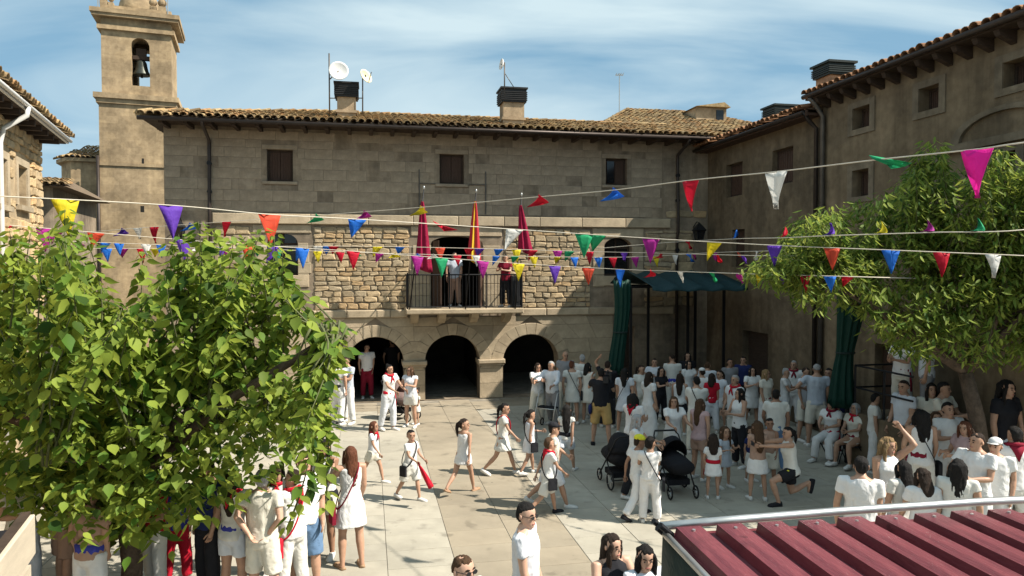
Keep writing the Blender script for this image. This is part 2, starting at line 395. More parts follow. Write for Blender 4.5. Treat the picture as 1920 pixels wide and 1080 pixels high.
slabA, slabT = slab_mesh(SW - .009, SL - .009, M['slab']), slab_mesh(SW - .009, SL - .009, M['slabtan'])
slabs = []
x = TAN0 - 12 * SW
bandw = round((TAN1 - TAN0) / SW * 2) / 2 * SW
cols_ = []
xx = TAN0
while xx > TAN0 - 13 * SW: xx -= SW; cols_.append((xx, False))
xx = TAN0
for i in range(int(bandw / SW + .6)): cols_.append((xx, True)); xx += SW
for i in range(13): cols_.append((xx, False)); xx += SW
for ci, (cx, tan) in enumerate(cols_):
    y = -17.2 - (.29 if ci % 2 else 0)
    while y < -.7:
        isT = tan or y > -1.9
        slabs.append((cx, y, isT)); y += SL
def slab_size(s):
    p = TH.w(s[0] + .5, s[1] + .3, 0)
    if p.y < 4: return 0
    px = 960 + p.x / p.y * FPX; py = 500 + CAMZ / p.y * FPX
    vis = 380 < px < 1560 and py < 1090 and not (px > 1240 and py > 960)
    return (1 if vis else 0) / p.y
slabs.sort(key=slab_size, reverse=True)
far = {True: MB(), False: MB()}
for k, (cx, cy, isT) in enumerate(slabs):
    dz = rp_.uniform(-.001, .001)
    mx = Matrix.Translation((cx, cy, dz)) @ Matrix.Rotation(rp_.uniform(-.002, .002), 4, 'Z')
    if k < 290: inst('slab', slabT if isT else slabA, pav, mx)
    else:
        me = slabT if isT else slabA
        far[isT].add([mx @ v.co for v in me.vertices], [tuple(p.vertices) for p in me.polygons])
M['slabtan_i'] = mat('tan_paving_far', (.355, .302, .226), .88, .16, 1.3, .25, 60, stains=True, rnd=[(.94,.94,.93), (1.03,1.02,1.0), (.98,.98,.97)], spec=.2, island=True)
tag(far[False].build('slab_field', M['slab_i'], pav), kind='stuff'); tag(far[True].build('tan_slab_field', M['slabtan_i'], pav), kind='stuff')

# ---- stone and roof makers
def stone_mesh(w, h, d, rng, m, irr=.5):
    """one rough stone lying against y=0, its face toward -y"""
    pts = []
    for (a, b_) in ((-.5,-.5),(0,-.52),(.5,-.5),(.52,0),(.5,.5),(0,.52),(-.5,.5),(-.52,0)):
        pts.append((a*w + rng.uniform(-1,1)*.16*irr*w, b_*h + rng.uniform(-1,1)*.2*irr*h))
    vs_ = [(x, .01, z) for x, z in pts] + [(x*.97, -d*.55, z*.95) for x, z in pts]
    k = .80
    vs_ += [(x*k, -d*rng.uniform(.8, 1.15), z*k*.95) for x, z in pts]
    fs = [tuple(range(16, 24))]
    for i in range(8):
        j = (i+1) % 8; fs += [(i, j, 8+j, 8+i), (8+i, 8+j, 16+j, 16+i)]
    return MB().add(vs_, fs).mesh('stone', m)
def rubble(parent, x0, x1, z0, z1, y, m, seed, rows=(.14, .26), cols=(.2, .48), holes=(), depth=(.02, .045), name='stone'):
    rng = random.Random(seed); z = z0; n = 0
    while z < z1 - .06:
        h = rng.uniform(*rows); h = min(h, z1 - z)
        if z1 - z - h < .08: h = z1 - z
        x = x0
        while x < x1 - .05:
            w = rng.uniform(*cols) * (.8 + .6 * h / rows[1]); w = min(w, x1 - x)
            if x1 - x - w < .12: w = x1 - x
            parts = [(x, w, z, h)]
            if h > .21 and rng.random() < .22: parts = [(x, w, z, h*.5), (x, w, z + h*.5, h*.5)]
            for (a, ww, b_, hh) in parts:
                if any(a + ww > hx0 and a < hx1 and b_ + hh > hz0 and b_ < hz1 for hx0, hx1, hz0, hz1 in holes): continue
                o = link(name, stone_mesh(ww - .022, hh - .022, rng.uniform(*depth), rng, m), parent, (a + ww/2, y, b_ + hh/2 + rng.uniform(-.012, .012)))
                o.rotation_euler = (0, rng.uniform(-.1, .1), 0); n += 1
            x += w
        z += h
    return n
def tile_mesh(r0, r1, L, m, n=6):
    """one curved clay tile, running down -y from the origin"""
    rr = []
    for y, r in ((0, r1), (-L, r0)):
        rr.append([(r*math.cos(math.pi*i/n), y, r*.85*math.sin(math.pi*i/n)) for i in range(n+1)] +
                  [((r-.016)*math.cos(math.pi*i/n), y, (r-.016)*.85*math.sin(math.pi*i/n)) for i in range(n, -1, -1)])
    b = MB(); b.rings([[Vector(p) for p in q] for q in rr], False)
    k = 2*(n+1)
    for base in (0, k):
        for i in range(n):
            f = (base+i, base+i+1, base+k-2-i, base+k-1-i); b.f.append(f); b.mi.append(0)
    return b.mesh('tile', m, smooth=False)
TILE = tile_mesh(.105, .085, .44, M['tile']); TILER = tile_mesh(.105, .085, .44, M['tilered'])
def tiled_slope(parent, e0, e1, r0, r1, n_own, seed, tile=None, mi=None, pitch=.215, step=.35, lift=.03, poly=None):
    """tiles on the slope between the eave e0-e1 and the ridge r0-r1 (local coordinates)"""
    rng = random.Random(seed); tile = tile or TILE; mi = mi or M['tile_i']
    e0, e1, r0, r1 = map(Vector, (e0, e1, r0, r1)); ex = (e1 - e0); W = ex.length; ex.normalize()
    nrm = ex.cross(r0 - e0) if (r0-e0).length > .1 else ex.cross(r1 - e0); nrm.normalize()
    if nrm.z < 0: nrm = -nrm
    up = nrm.cross(ex).normalized()
    if up.z < 0: up = -up
    H = max((r0 - e0).dot(up), (r1 - e0).dot(up)); la = (r0 - e0).dot(ex); lb = (r1 - e0).dot(ex); hh = (r0 - e0).dot(up) or 1e-6; hb = (r1 - e0).dot(up) or 1e-6
    slots = []
    nc = int(W / pitch)
    for r in range(int(H / step)):
        for c in range(nc + 1):
            s = (c + .5) * W / (nc + 1); t = r * step
            lo = la * min(1, t / hh); hi = W + (lb - W) * min(1, t / hb)
            if s < lo - .05 or s > hi + .05: continue
            slots.append((r, s, t))
    slots.sort(key=lambda q: (q[0], q[1]))
    rest = MB()
    for k, (r, s, t) in enumerate(slots):
        p = e0 + ex*(s + rng.uniform(-.014, .014)) + up*(t + .40 + rng.uniform(-.02, .02) - .06) + nrm*(lift + rng.uniform(-.008, .012))
        yv = (up * 1.0 + nrm * (-.05 + rng.uniform(-.03, .02))).normalized(); xv = ex.copy() + up * rng.uniform(-.05, .05); xv = (xv - yv*xv.dot(yv)).normalized(); zv = xv.cross(yv)
        if zv.dot(nrm) < 0: xv = -xv; zv = -zv
        mx = Matrix((xv, yv, zv)).transposed().to_4x4(); mx.translation = p
        if k < n_own: inst('tile', tile, parent, mx)
        else: rest.add([mx @ v.co for v in tile.vertices], [tuple(q.vertices) for q in tile.polygons])
    if rest.v: tag(rest.build('tile_field', mi, parent), kind='stuff')

# ================================================================ town hall
hall = fthing('town_hall', 'three storey stone town hall with balcony, tiled roof and three round arches', 'building', TH)
HT = 7.97                                                       # underside of the eaves
ZS1, ZS0 = tz(405), tz(424)                                     # string course
ZB1, ZB0 = tz(579), tz(594)                                     # moulding under the first floor
def box_px(x0, y0, x1, y1): return (tx(x0, y0), tx(x1, y0), TH.loc((x0+x1)/2, y1)[1], TH.loc((x0+x1)/2, y0)[1])
UPW = [box_px(500, 280, 549, 340), box_px(824, 289, 870, 345), box_px(1136, 297, 1176, 347)]
W1 = box_px(500, 437, 558, 516); W2 = box_px(1133, 446, 1185, 517); DR = box_px(808, 443, 905, 580)
ARC = [box_px(650, 632, 757, 752), box_px(797, 628, 899, 752), box_px(943, 627, 1047, 752)]
SIDE = box_px(1150, 605, 1190, 752)
holes = [rect(*w) for w in UPW]
for w in (W1, W2): holes.append(arch(w[0], w[1], w[2], w[3] - .28, .28))
holes.append(arch(DR[0], DR[1], ZB1 + .02, DR[3] - .22, .22))
for a in ARC: holes.append(arch(a[0], a[1], .02, a[3] - (a[1]-a[0])/2 * .92, (a[1]-a[0])/2 * .92))
holes.append(rect(SIDE[0], SIDE[1], .02, 2.15))
holed_wall(rect(XL, XR + .2, 0, HT + .3), holes, 0, .55, 'front_wall', M['plaster'], hall)
b = MB(); b.box(XL, XL + .5, .552, 9.0, 0, HT + .28); b.build('side_wall', M['plaster'], hall)
b = MB(); b.box(XL + .5, XR + .2, 8.5, 9.0, 0, HT + .28); b.build('back_wall', M['plaster'], hall)
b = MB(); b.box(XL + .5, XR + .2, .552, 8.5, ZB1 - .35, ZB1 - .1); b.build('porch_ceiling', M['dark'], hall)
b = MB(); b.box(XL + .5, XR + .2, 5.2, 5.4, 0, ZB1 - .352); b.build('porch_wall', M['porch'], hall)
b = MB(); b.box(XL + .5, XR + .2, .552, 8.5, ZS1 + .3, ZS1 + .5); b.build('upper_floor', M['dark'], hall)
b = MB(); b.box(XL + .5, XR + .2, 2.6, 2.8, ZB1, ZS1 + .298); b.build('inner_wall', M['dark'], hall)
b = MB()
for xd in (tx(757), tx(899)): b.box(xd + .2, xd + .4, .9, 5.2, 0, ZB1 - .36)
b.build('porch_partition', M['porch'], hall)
# windows
def shutter_window(parent, w, y, leaves=2, arched=0.0):
    x0, x1, z0, z1 = w; f = MB(); t = .06
    f.box(x0, x0+t, y, y+.08, z0, z1); f.box(x1-t, x1, y, y+.08, z0, z1); f.box(x0+t, x1-t, y+.002, y+.08, z1-t, z1); f.box(x0+t, x1-t, y+.002, y+.08, z0, z0+t)
    fo = f.build('window', M['darkwood'], parent)
    wl = (x1 - x0 - 2*t) / leaves
    for i in range(leaves):
        s = MB(); a = x0 + t + i*wl
        s.box(a+.005, a+wl-.005, y+.025, y+.06, z0+t, z1-t)
        nb = 4
        for k in range(nb): s.box(a+.01+k*(wl-.02)/nb, a+.01+(k+1)*(wl-.02)/nb-.012, y+.012, y+.026, z0+t+.01, z1-t-.01)
        s.build('shutter', M['brownwood'], fo)
for w in UPW: shutter_window(hall, w, .16)
b = MB(); w = UPW[2]; b.box(w[0]+.08, (w[0]+w[1])/2 - .04, .12, .15, w[2]+.08, w[3]-.08); b.build('window_pane', M['glass'], hall)
for w in (W1, W2):
    f = MB(); c = (w[0]+w[1])/2
    for a in (w[0]+.03, c, w[1]-.03): f.box(a-.03, a+.03, .26, .32, w[2], w[3])
    f.box(w[0], w[1], .262, .318, w[2], w[2]+.06); f.box(w[0], w[1], .262, .318, w[3]-.34, w[3]-.28)
    fo = f.build('window', M['darkwood'], hall)
    for (a, e) in ((w[0]+.06, c-.03), (c+.03, w[1]-.06)): MB().box(a, e, .285, .295, w[2]+.06, w[3]).build('pane', M['glass'], fo)
# first floor stone: jambs and lintels, string course, lower moulding
rb = random.Random(11)
def block(x0, x1, z0, z1, y=-.02, c=.012, m='ashlar', name='ashlar_block', par=None):
    cx, cz = (x0+x1)/2, (z0+z1)/2
    return MB().chbox(x0-cx+.004, x1-cx-.004, y, .02, z0-cz+.004, z1-cz-.004, c).build(name, M[m], par or hall, loc=(cx, 0, cz))
def split_row(x0, x1, z0, z1, wmin, wmax, **k):
    x = x0
    while x < x1 - .02:
        w = rb.uniform(wmin, wmax)
        if x1 - x - w < wmin * .6: w = x1 - x
        block(x, x + w, z0, z1, **k); x += w
split_row(tx(400), tx(1255), ZS0, ZS1, 1.0, 1.7, y=-.11, c=.02, name='string_course_stone')
split_row(tx(470), tx(765), ZB0, ZB1, .8, 1.4, y=-.10, c=.03, name='moulding_stone')
split_row(tx(975), tx(1262), ZB0, ZB1, .8, 1.4, y=-.10, c=.03, name='moulding_stone')
def surround(w, wid, zb, zt):
    z = zb
    while z < w[3] - .3:
        h = rb.uniform(.32, .45); h = min(h, w[3] - .28 - z) if w[3] - .28 - z - h > .15 else w[3] - .28 - z
        if h <= 0.03: break
        e = rb.uniform(-.05, .12)
        block(w[0] - wid - e, w[0], z, z + h, y=-.03); block(w[1], w[1] + wid + e, z, z + h, y=-.03); z += h
    block(w[0] - wid - .05, w[1] + wid + .05, w[3] + .002, zt, y=-.03)
    # stones filling the corners beside the arched head
surround(W1, .34, W1[2] - .35, ZS0); surround(W2, .34, W2[2] - .35, ZS0); surround(DR, .55, ZB1, ZS0)
block(W1[0] - .3, W1[1] + .3, W1[2] - .32, W1[2] - .002, y=-.035); block(W2[0] - .3, W2[1] + .3, W2[2] - .32, W2[2] - .002, y=-.035)
hw = [(w[0]-.45, w[1]+.45, w[2]-.36, w[3]+.5) for w in (W1, W2)] + [(DR[0]-.65, DR[1]+.65, 0, 9)]
pz0, pz1 = ZB1 + .02, ZS0 - .06
rubble(hall, tx(405), W1[0]-.46, pz0, pz1, -.002, M['rubble'], 5, rows=(.2, .3), cols=(.3, .55), holes=hw)
rubble(hall, W1[1]+.46, DR[0]-.66, pz0, pz1, -.002, M['rubble'], 6, rows=(.12, .215), cols=(.16, .34), holes=hw, depth=(.022, .048))
rubble(hall, DR[1]+.66, W2[0]-.46, pz0, pz1, -.002, M['rubble'], 8, rows=(.12, .215), cols=(.16, .34), holes=hw, depth=(.022, .048))
rubble(hall, W2[1]+.46, tx(1300), pz0, pz1, -.002, M['rubble'], 9, rows=(.24, .34), cols=(.38, .65), holes=hw)
rubble(hall, tx(1248), XR - .05, ZS1 + .05, tz(395, 1290), -.002, M['rubble'], 10, rows=(.18, .26), cols=(.26, .4))
# ground floor ashlar with voussoirs
RO = .36
def ring_half(a, z):
    c = (a[0]+a[1])/2; hwid = (a[1]-a[0])/2; zs = a[3] - hwid*.92
    if z <= zs: return c, hwid + .002
    q = (z - zs) / (hwid*.92 + RO)
    return (c, (hwid + RO) * math.sqrt(max(0, 1 - q*q))) if q < 1 else (c, 0)
for a in ARC:
    c = (a[0]+a[1])/2; hwid = (a[1]-a[0])/2; zs = a[3] - hwid*.92; nv = 11
    for i in range(nv):
        t0, t1 = math.pi*i/nv + .004, math.pi*(i+1)/nv - .004
        q = MB(); pr = []
        for yy, sh_ in ((.03, 0), (-.018, 0), (-.028, .012)):
            pr.append([Vector((c + (hwid + (RO - sh_ if r_ else .004 + sh_)) * math.cos(t), yy, zs + (hwid*.92 + (RO - sh_ if r_ else .004 + sh_)) * math.sin(t)))
                       for (t, r_) in ((t0+sh_*.4, 0), (t0+sh_*.4, 1), ((t0+t1)/2, 1), (t1-sh_*.4, 1), (t1-sh_*.4, 0), ((t0+t1)/2, 0))])
        q.rings(pr, True); q.build('voussoir', M['ashlar'], hall)
z = .02
rowsz = [.46, .45, .44, .44, .45]
while z < ZB0 - .05:
    h = rowsz.pop(0) if rowsz else .45
    h = min(h, ZB0 - z)
    if ZB0 - z - h < .15: h = ZB0 - z
    # free stretches at the bottom and the top of this row
    def stretches(zz):
        s = []; x = tx(475)
        for a in ARC:
            c, hf = ring_half(a, zz)
            if hf > 0: s.append((x, c - hf)); x = c + hf
            else: s.append((x, c)); x = c
        s.append((x, SIDE[0] - .02)); return s
    for (a0, a1), (b0, b1) in zip(stretches(z + .004), stretches(z + h - .004)):
        if max(a1 - a0, b1 - b0) < .06: continue
        lo0, hi0, lo1, hi1 = a0 + .006, a1 - .006, b0 + .006, b1 - .006
        L = max(hi0, hi1) - min(lo0, lo1); n = max(1, round(L / rb.uniform(.75, 1.05)))
        for k in range(n):
            f0, f1 = k / n, (k+1) / n
            q = [lo0 + (hi0-lo0)*f0 + .005, lo0 + (hi0-lo0)*f1 - .005, lo1 + (hi1-lo1)*f1 - .005, lo1 + (hi1-lo1)*f0 + .005]
            if q[1] - q[0] < .03 and q[2] - q[3] < .03: continue
            q[1] = max(q[1], q[0] + .004); q[2] = max(q[2], q[3] + .004)
            cx = sum(q) / 4; ys = -.018 - rb.uniform(0, .012)
            zz0, zz1 = -h/2 + .005, h/2 - .005
            pr = [[Vector((q[0]-cx, yy, zz0)), Vector((q[1]-cx, yy, zz0)), Vector((q[2]-cx, yy, zz1)), Vector((q[3]-cx, yy, zz1))] for yy in (.02, ys)]
            MB().rings(pr, True).build('ashlar_block', M['ashlar'], hall, loc=(cx, 0, z + h/2))
    z += h
# worn low relief blocks of the upper wall
zz = ZS1 + .04; rw_ = random.Random(77)
uh = [(w[0]-.14, w[1]+.14, w[2]-.1, w[3]+.14) for w in UPW]
for w in UPW:
    MB().chbox(w[0]-.13, w[1]+.13, -.014, .02, w[3]+.003, w[3]+.13, .006).build('lintel', M['plasterblock'], hall); MB().chbox(w[0]-.13, w[1]+.13, -.05, .02, w[2]-.09, w[2]-.003, .008).build('sill', M['plasterblock'], hall)
while zz < HT - .1:
    h = min(rw_.uniform(.23, .33), HT + .02 - zz); x = XL + .01
    while x < tx(1240):
        w = rw_.uniform(.4, .95); e = min(x + w, tx(1240)); xs0, xs1 = x, e; ok = True
        for hx0, hx1, hz0, hz1 in uh:
            if xs1 > hx0 and xs0 < hx1 and zz + h > hz0 and zz < hz1:
                if xs0 < hx0 - .12: xs1 = hx0
                elif xs1 > hx1 + .12: xs0 = hx1
                else: ok = False
        if ok and xs1 - xs0 > .1 and rw_.random() < .86: block(xs0, xs1, zz, zz + h, y=-.006 - rw_.uniform(0, .006), c=.004, m='plasterblock', name='wall_block')
        x = e
    zz += h
# imposts on the piers
for (p0, p1) in ((ARC[0][1], ARC[1][0]), (ARC[1][1], ARC[2][0])):
    zi = ARC[1][3] - (ARC[1][1]-ARC[1][0])/2*.92
    b = MB(); b.chbox(p0 - .05, p1 + .05, -.14, .5, zi - .13, zi + .0, .025); b.box(p0 - .02, p1 + .02, -.08, .5, zi - .19, zi - .132)
    b.build('impost', M['ashlar'], hall)
b = MB(); b.box(SIDE[0], SIDE[1], .3, .36, .02, 2.15); b.build('side_door', M['darkwood'], hall)
# eaves: boards, rafters, gutter, pipes
EV = .95; EX0 = tx(258, 228, -EV)
EX1 = XR + .35
b = MB(); b.box(EX0 + .03, EX1, -EV + .03, .0, HT + .10, HT + .14); b.box(EX0 + .03, XL, .0, 9.9, HT + .10, HT + .14); b.build('soffit', M['darkwood'], hall)
rf = MB().box(-.05, .05, -EV + .06, -.004, HT - .02, HT + .098).mesh('rafter', M['darkwood'])
x = XL + .15
while x < EX1 - .1: inst('rafter', rf, hall, Matrix.Translation((x, 0, 0))); x += .62
b = MB()
gp = [(EX0 + .0, -EV - .05, HT + .08), (EX1, -EV - .05, HT + .08)]
b.tube(gp, .06, 8); b.build('gutter', M['copper'], hall, smooth=True)
for (pa, yb_) in ((394, 3.0), (1268, 0.1)):
    xp = tx(pa, 300)
    b = MB(); b.tube([(xp, -EV - .05, HT + .06), (xp, -EV + .05, HT - .05), (xp, -.12, HT - .32), (xp, -.10, HT - .5), (xp, -.17 if pa < 500 else -.18, ZS1 + .1), (xp, -.18, ZS0 - .1), (xp, -.10, ZS0 - .3), (xp, -.12, .1)], .05, 8)
    po = b.build('drainpipe', M['copper'], hall, smooth=True)
    for zz in (7.0, 6.2, 4.6, 3.4): MB().tube([(xp, -.09, zz), (xp, -.17, zz)], .068, 8).build('pipe_clip', M['iron'], po)
# roof: hip at the left end
RY, RZ = 4.4, HT + .14 + (4.4 + EV) * .252
A0, A1 = (EX0, -EV, HT + .15), (EX1, -EV, HT + .15)
R0, R1 = (EX0 + 4.6, RY, RZ), (EX1 + .0, RY, RZ)
B0, B1 = (EX0, 9.9, HT + .15), (EX1, 9.9, HT + .15)
rb_ = MB()
rb_.add([A0, A1, R1, R0, B0, B1], [(0,1,2,3), (4,0,3), (5,4,3,2), (1,5,2), (0,4,5,1)])
rb_.build('roof', M['rooflath'], hall)
tiled_slope(hall, A0, A1, R0, R1, 285, 21)
tiled_slope(hall, B0, A0, R0, R0, 0, 22)
rd = MB()
def ridge_tiles(p0, p1, name='ridge_tile', par=None, m='tile_i', r=.12):
    p0, p1 = Vector(p0), Vector(p1); n = max(1, int((p1-p0).length / .36)); q = MB(); rng = random.Random(4)
    for i in range(n):
        a = p0.lerp(p1, i/n); c = p0.lerp(p1, (i+1.15)/n)
        q.tube([a + Vector((0,0,rng.uniform(0,.02))), c + Vector((0,0,.03))], [r*.85, r], 8)
    return tag(q.build(name + '_row', M[m], par), kind='stuff')
ridge_tiles(R0, R1, par=hall); ridge_tiles(Vector(A0) + Vector((0,0,.05)), R0, par=hall)
# chimneys (each with its cowl) on the roof slope
def roof_z(y): return HT + .15 + (y + EV) * .252
def chimney(pxl, pxr, y_top, y_cowl, yloc, m='chimney', cm='cowl', nm='chimney'):
    x0, x1 = tx(pxl, y_cowl, yloc), tx(pxr, y_cowl, yloc); zt = TH.loc(pxl, y_top, yloc)[1]; zc = TH.loc(pxl, y_cowl, yloc)[1]
    b = MB(); w = x1 - x0; b.box(x0, x1, yloc, yloc + w*1.0, roof_z(yloc) - .3, zc); b.box(x0 - .04, x1 + .04, yloc - .04, yloc + w + .04, roof_z(yloc) + .22, roof_z(yloc) + .30)
    c = b.build(nm, M[m], hall)
    k = MB(); k.box(x0 - .06, x1 + .06, yloc - .06, yloc + w + .06, zc + .002, zt - .05); k.box(x0 - .1, x1 + .1, yloc - .1, yloc + w + .1, zt - .048, zt)
    nl = 5
    for i in range(nl): zz = zc + .06 + i*(zt - zc - .16)/nl; k.box(x0 - .085, x1 + .085, yloc - .085, yloc + w + .085, zz, zz + .025)
    k.build('cowl', M[cm], c)
    return x0, x1, yloc, zc, zt
c1 = chimney(632, 667, 153, 181, .5)
c2 = chimney(944, 983, 163, 191, .2)

# antennas on the chimneys are things of their own
def on_hall(px, py, y): x, z = TH.loc(px, py, y); return TH.w(x, y, z)
def dish(name, label, p, r, aim, m, depth=.25, back=False):
    o = thing(name, label, 'antenna', p)
    q = aim.to_track_quat('Z', 'Y').to_matrix().to_4x4(); b = MB(); rr = []
    for i in range(7):
        t = i / 6; rr.append([q @ Vector((r*t*math.cos(2*math.pi*k/20), r*t*math.sin(2*math.pi*k/20), depth*r*(t*t - 1))) if t > 0 else q @ Vector((.004*math.cos(k), .004*math.sin(k), -depth*r)) for k in range(20)])
    rr2 = [[v - q.to_3x3() @ Vector((0,0,.02)) for v in ring] for ring in rr]
    b.rings(rr + rr2[::-1], False); b.build('reflector', m, o, smooth=True)
    return o, q
pd = on_hall(635, 132, .3)
d1, q1 = dish('satellite_dish', 'round white satellite dish on the left chimney pole', pd, .29, Vector((.25, -.95, .2)), M['whitemetal'])
pole_top = on_hall(617, 100, .4); pole_bot = on_hall(618, 212, .4)
b = MB(); inv = -Vector(pd); b.tube([pole_bot + inv, pole_top + inv], .022, 6); b.tube([on_hall(617, 150, .4) + inv, Vector((-.02, .06, 0))], .018, 6); b.tube([on_hall(618, 184, .4) + inv, on_hall(634, 184, .55) + inv], .018, 6)
b.build('mast', M['zinc'], d1, smooth=True)
pd2 = on_hall(687, 142, .3)
d2, q2 = dish('satellite_dish', 'cream satellite dish tilted to the sun on the right side of the left chimney', pd2, .22, Vector((.75, -.5, .35)), M['dishcream'], .45)
b = MB(); inv = -Vector(pd2); b.tube([on_hall(680, 212, .4) + inv, on_hall(680, 135, .4) + inv, Vector((-.03, .1, 0))], .02, 6); b.tube([on_hall(681, 184, .4) + inv, on_hall(667, 184, .55) + inv], .016, 6)
b.build('mast', M['zinc'], d2, smooth=True)
MB().tube([Vector((.05,.05,-.2)), q2 @ Vector((0,0,.22))], .012, 6).build('feed_arm', M['zinc'], d2)
pd3 = on_hall(939, 120, .2)
d3, q3 = dish('satellite_dish', 'small white dish antenna edge on above the right chimney', pd3, .17, Vector((-.93, -.3, .15)), M['whitemetal'], .4)
b = MB(); inv = -Vector(pd3); b.tube([on_hall(946, 182, .15) + inv, on_hall(946, 117, .15) + inv], .02, 6); b.tube([on_hall(947, 138, .15) + inv, on_hall(963, 163, .25) + inv], .012, 6)
b.tube([on_hall(946, 124, .15) + inv, Vector((.0, 0, 0))], .015, 6); b.build('mast', M['zinc'], d3, smooth=True)

# thin metal frame on the wall, plaque, cables
b = MB()
fx0, fz0 = TH.loc(786, 400); fx1, fz1 = TH.loc(910, 347)
b.tube([(fx0, -.03, fz0), (fx0, -.03, TH.loc(783, 318)[1])], .018, 6); b.tube([(fx1, -.03, fz0), (fx1, -.03, TH.loc(912, 322)[1])], .018, 6)
b.tube([(fx0, -.03, fz1), (fx1, -.03, fz1)], .012, 6)
tag(b.build('sign_frame', M['zinc'], None), 'thin empty metal sign frame fixed to the upper town hall wall', 'frame').matrix_world = TH.m
x0, x1, z0, z1 = box_px(579, 613, 607, 632)
pq = fthing('wall_plaque', 'dark rectangular plaque on the ashlar left of the arches', 'plaque', TH)
MB().chbox(x0, x1, -.07, -.032, z0, z1, .008).build('plate', M['iron'], pq); b = MB(); b.box(x0-.03, x1+.03, -.05, -.033, z0-.03, z0-.001); b.box(x0-.03, x1+.03, -.05, -.033, z1+.001, z1+.03); b.build('frame', M['zinc'], pq)

# ---- balcony
bx0, bx1 = tx(764, 580, -.9), tx(978, 580, -.9); bzf = ZB1 + .06
b = MB(); b.chbox(bx0 - .05, bx1 + .05, -1.0, -.112, bzf - .16, bzf, .03); b.build('balcony_slab', M['ashlar'], hall)
for px in (775, 825, 885, 945):
    xx = tx(px); q = MB(); pr = []
    for (yy, zl) in ((-.111, -.48), (-.35, -.44), (-.62, -.3), (-.8, -.17)): pr.append([Vector((xx-.11, yy, bzf-.162)), Vector((xx+.11, yy, bzf-.162)), Vector((xx+.11, yy, bzf+zl)), Vector((xx-.11, yy, bzf+zl))])
    q.rings(pr, True); q.build('corbel', M['ashlar'], hall)
rl = thing('balcony_railing', 'black iron balcony railing over the middle arch', 'railing'); rl.location = TH.o; rl.rotation_euler = (0, 0, FAC)
ytop = bzf + 1.0
bar = MB().tube([(0,0,.06), (0,0,.98)], .009, 6).mesh('baluster', M['iron'])
x = bx0 + .02; i = 0
while x < bx1: inst('baluster', bar, rl, Matrix.Translation((x, -.95, bzf))); x += .105
for xs in (bx0 - .0, bx1 + .0):
    y = -.86
    while y < -.15: inst('baluster', bar, rl, Matrix.Translation((xs, y, bzf))); y += .12
for nm, zz, r_ in (('top_rail', .99, .022), ('bottom_rail', .06, .014)):
    MB().tube([(bx0, -.04, bzf+zz), (bx0, -.95, bzf+zz), (bx1, -.95, bzf+zz), (bx1, -.04, bzf+zz)], r_, 6).build(nm, M['iron'], rl)
pst = MB().tube([(0,0,0), (0,0,1.06)], .02, 6).mesh('post', M['iron'])
for xs in (bx0, bx0 + (bx1-bx0)*.36, bx0 + (bx1-bx0)*.68, bx1): inst('post', pst, rl, Matrix.Translation((xs, -.955, bzf)))
# balcony door: leaves folded open
for s, xa in ((1, DR[0]), (-1, DR[1])):
    q = MB(); q.box(0, .62, 0, .045, 0, DR[3]-.35-bzf)
    for zz in (.12, .8, 1.45): q.box(.08, .54, -.012, .0, zz, zz + .55)
    o = q.build('door_leaf', M['brownwood'], hall, loc=(xa + s*.03, -.002, bzf + .01)); o.rotation_euler = (0, 0, R(-72) if s > 0 else R(-108))
# loudspeaker on the balcony
x0, x1, z0, z1 = (*[TH.loc(p, 545, -.6)[0] for p in (957, 976)], bzf, TH.loc(960, 517, -.6)[1])
sp = fthing('loudspeaker', 'black loudspeaker box standing at the balcony end', 'loudspeaker', TH)
MB().chbox(x0, x1, -.85, -.5, z0 + .002, z1, .02).build('cabinet', M['plastic'], sp)
MB().tube([((x0+x1)/2, -.852, z0+.28), ((x0+x1)/2, -.87, z0+.28)], .11, 14).build('woofer', M['rubber'], sp); MB().tube([((x0+x1)/2, -.852, z1-.18), ((x0+x1)/2, -.865, z1-.18)], .06, 12).build('tweeter', M['rubber'], sp)
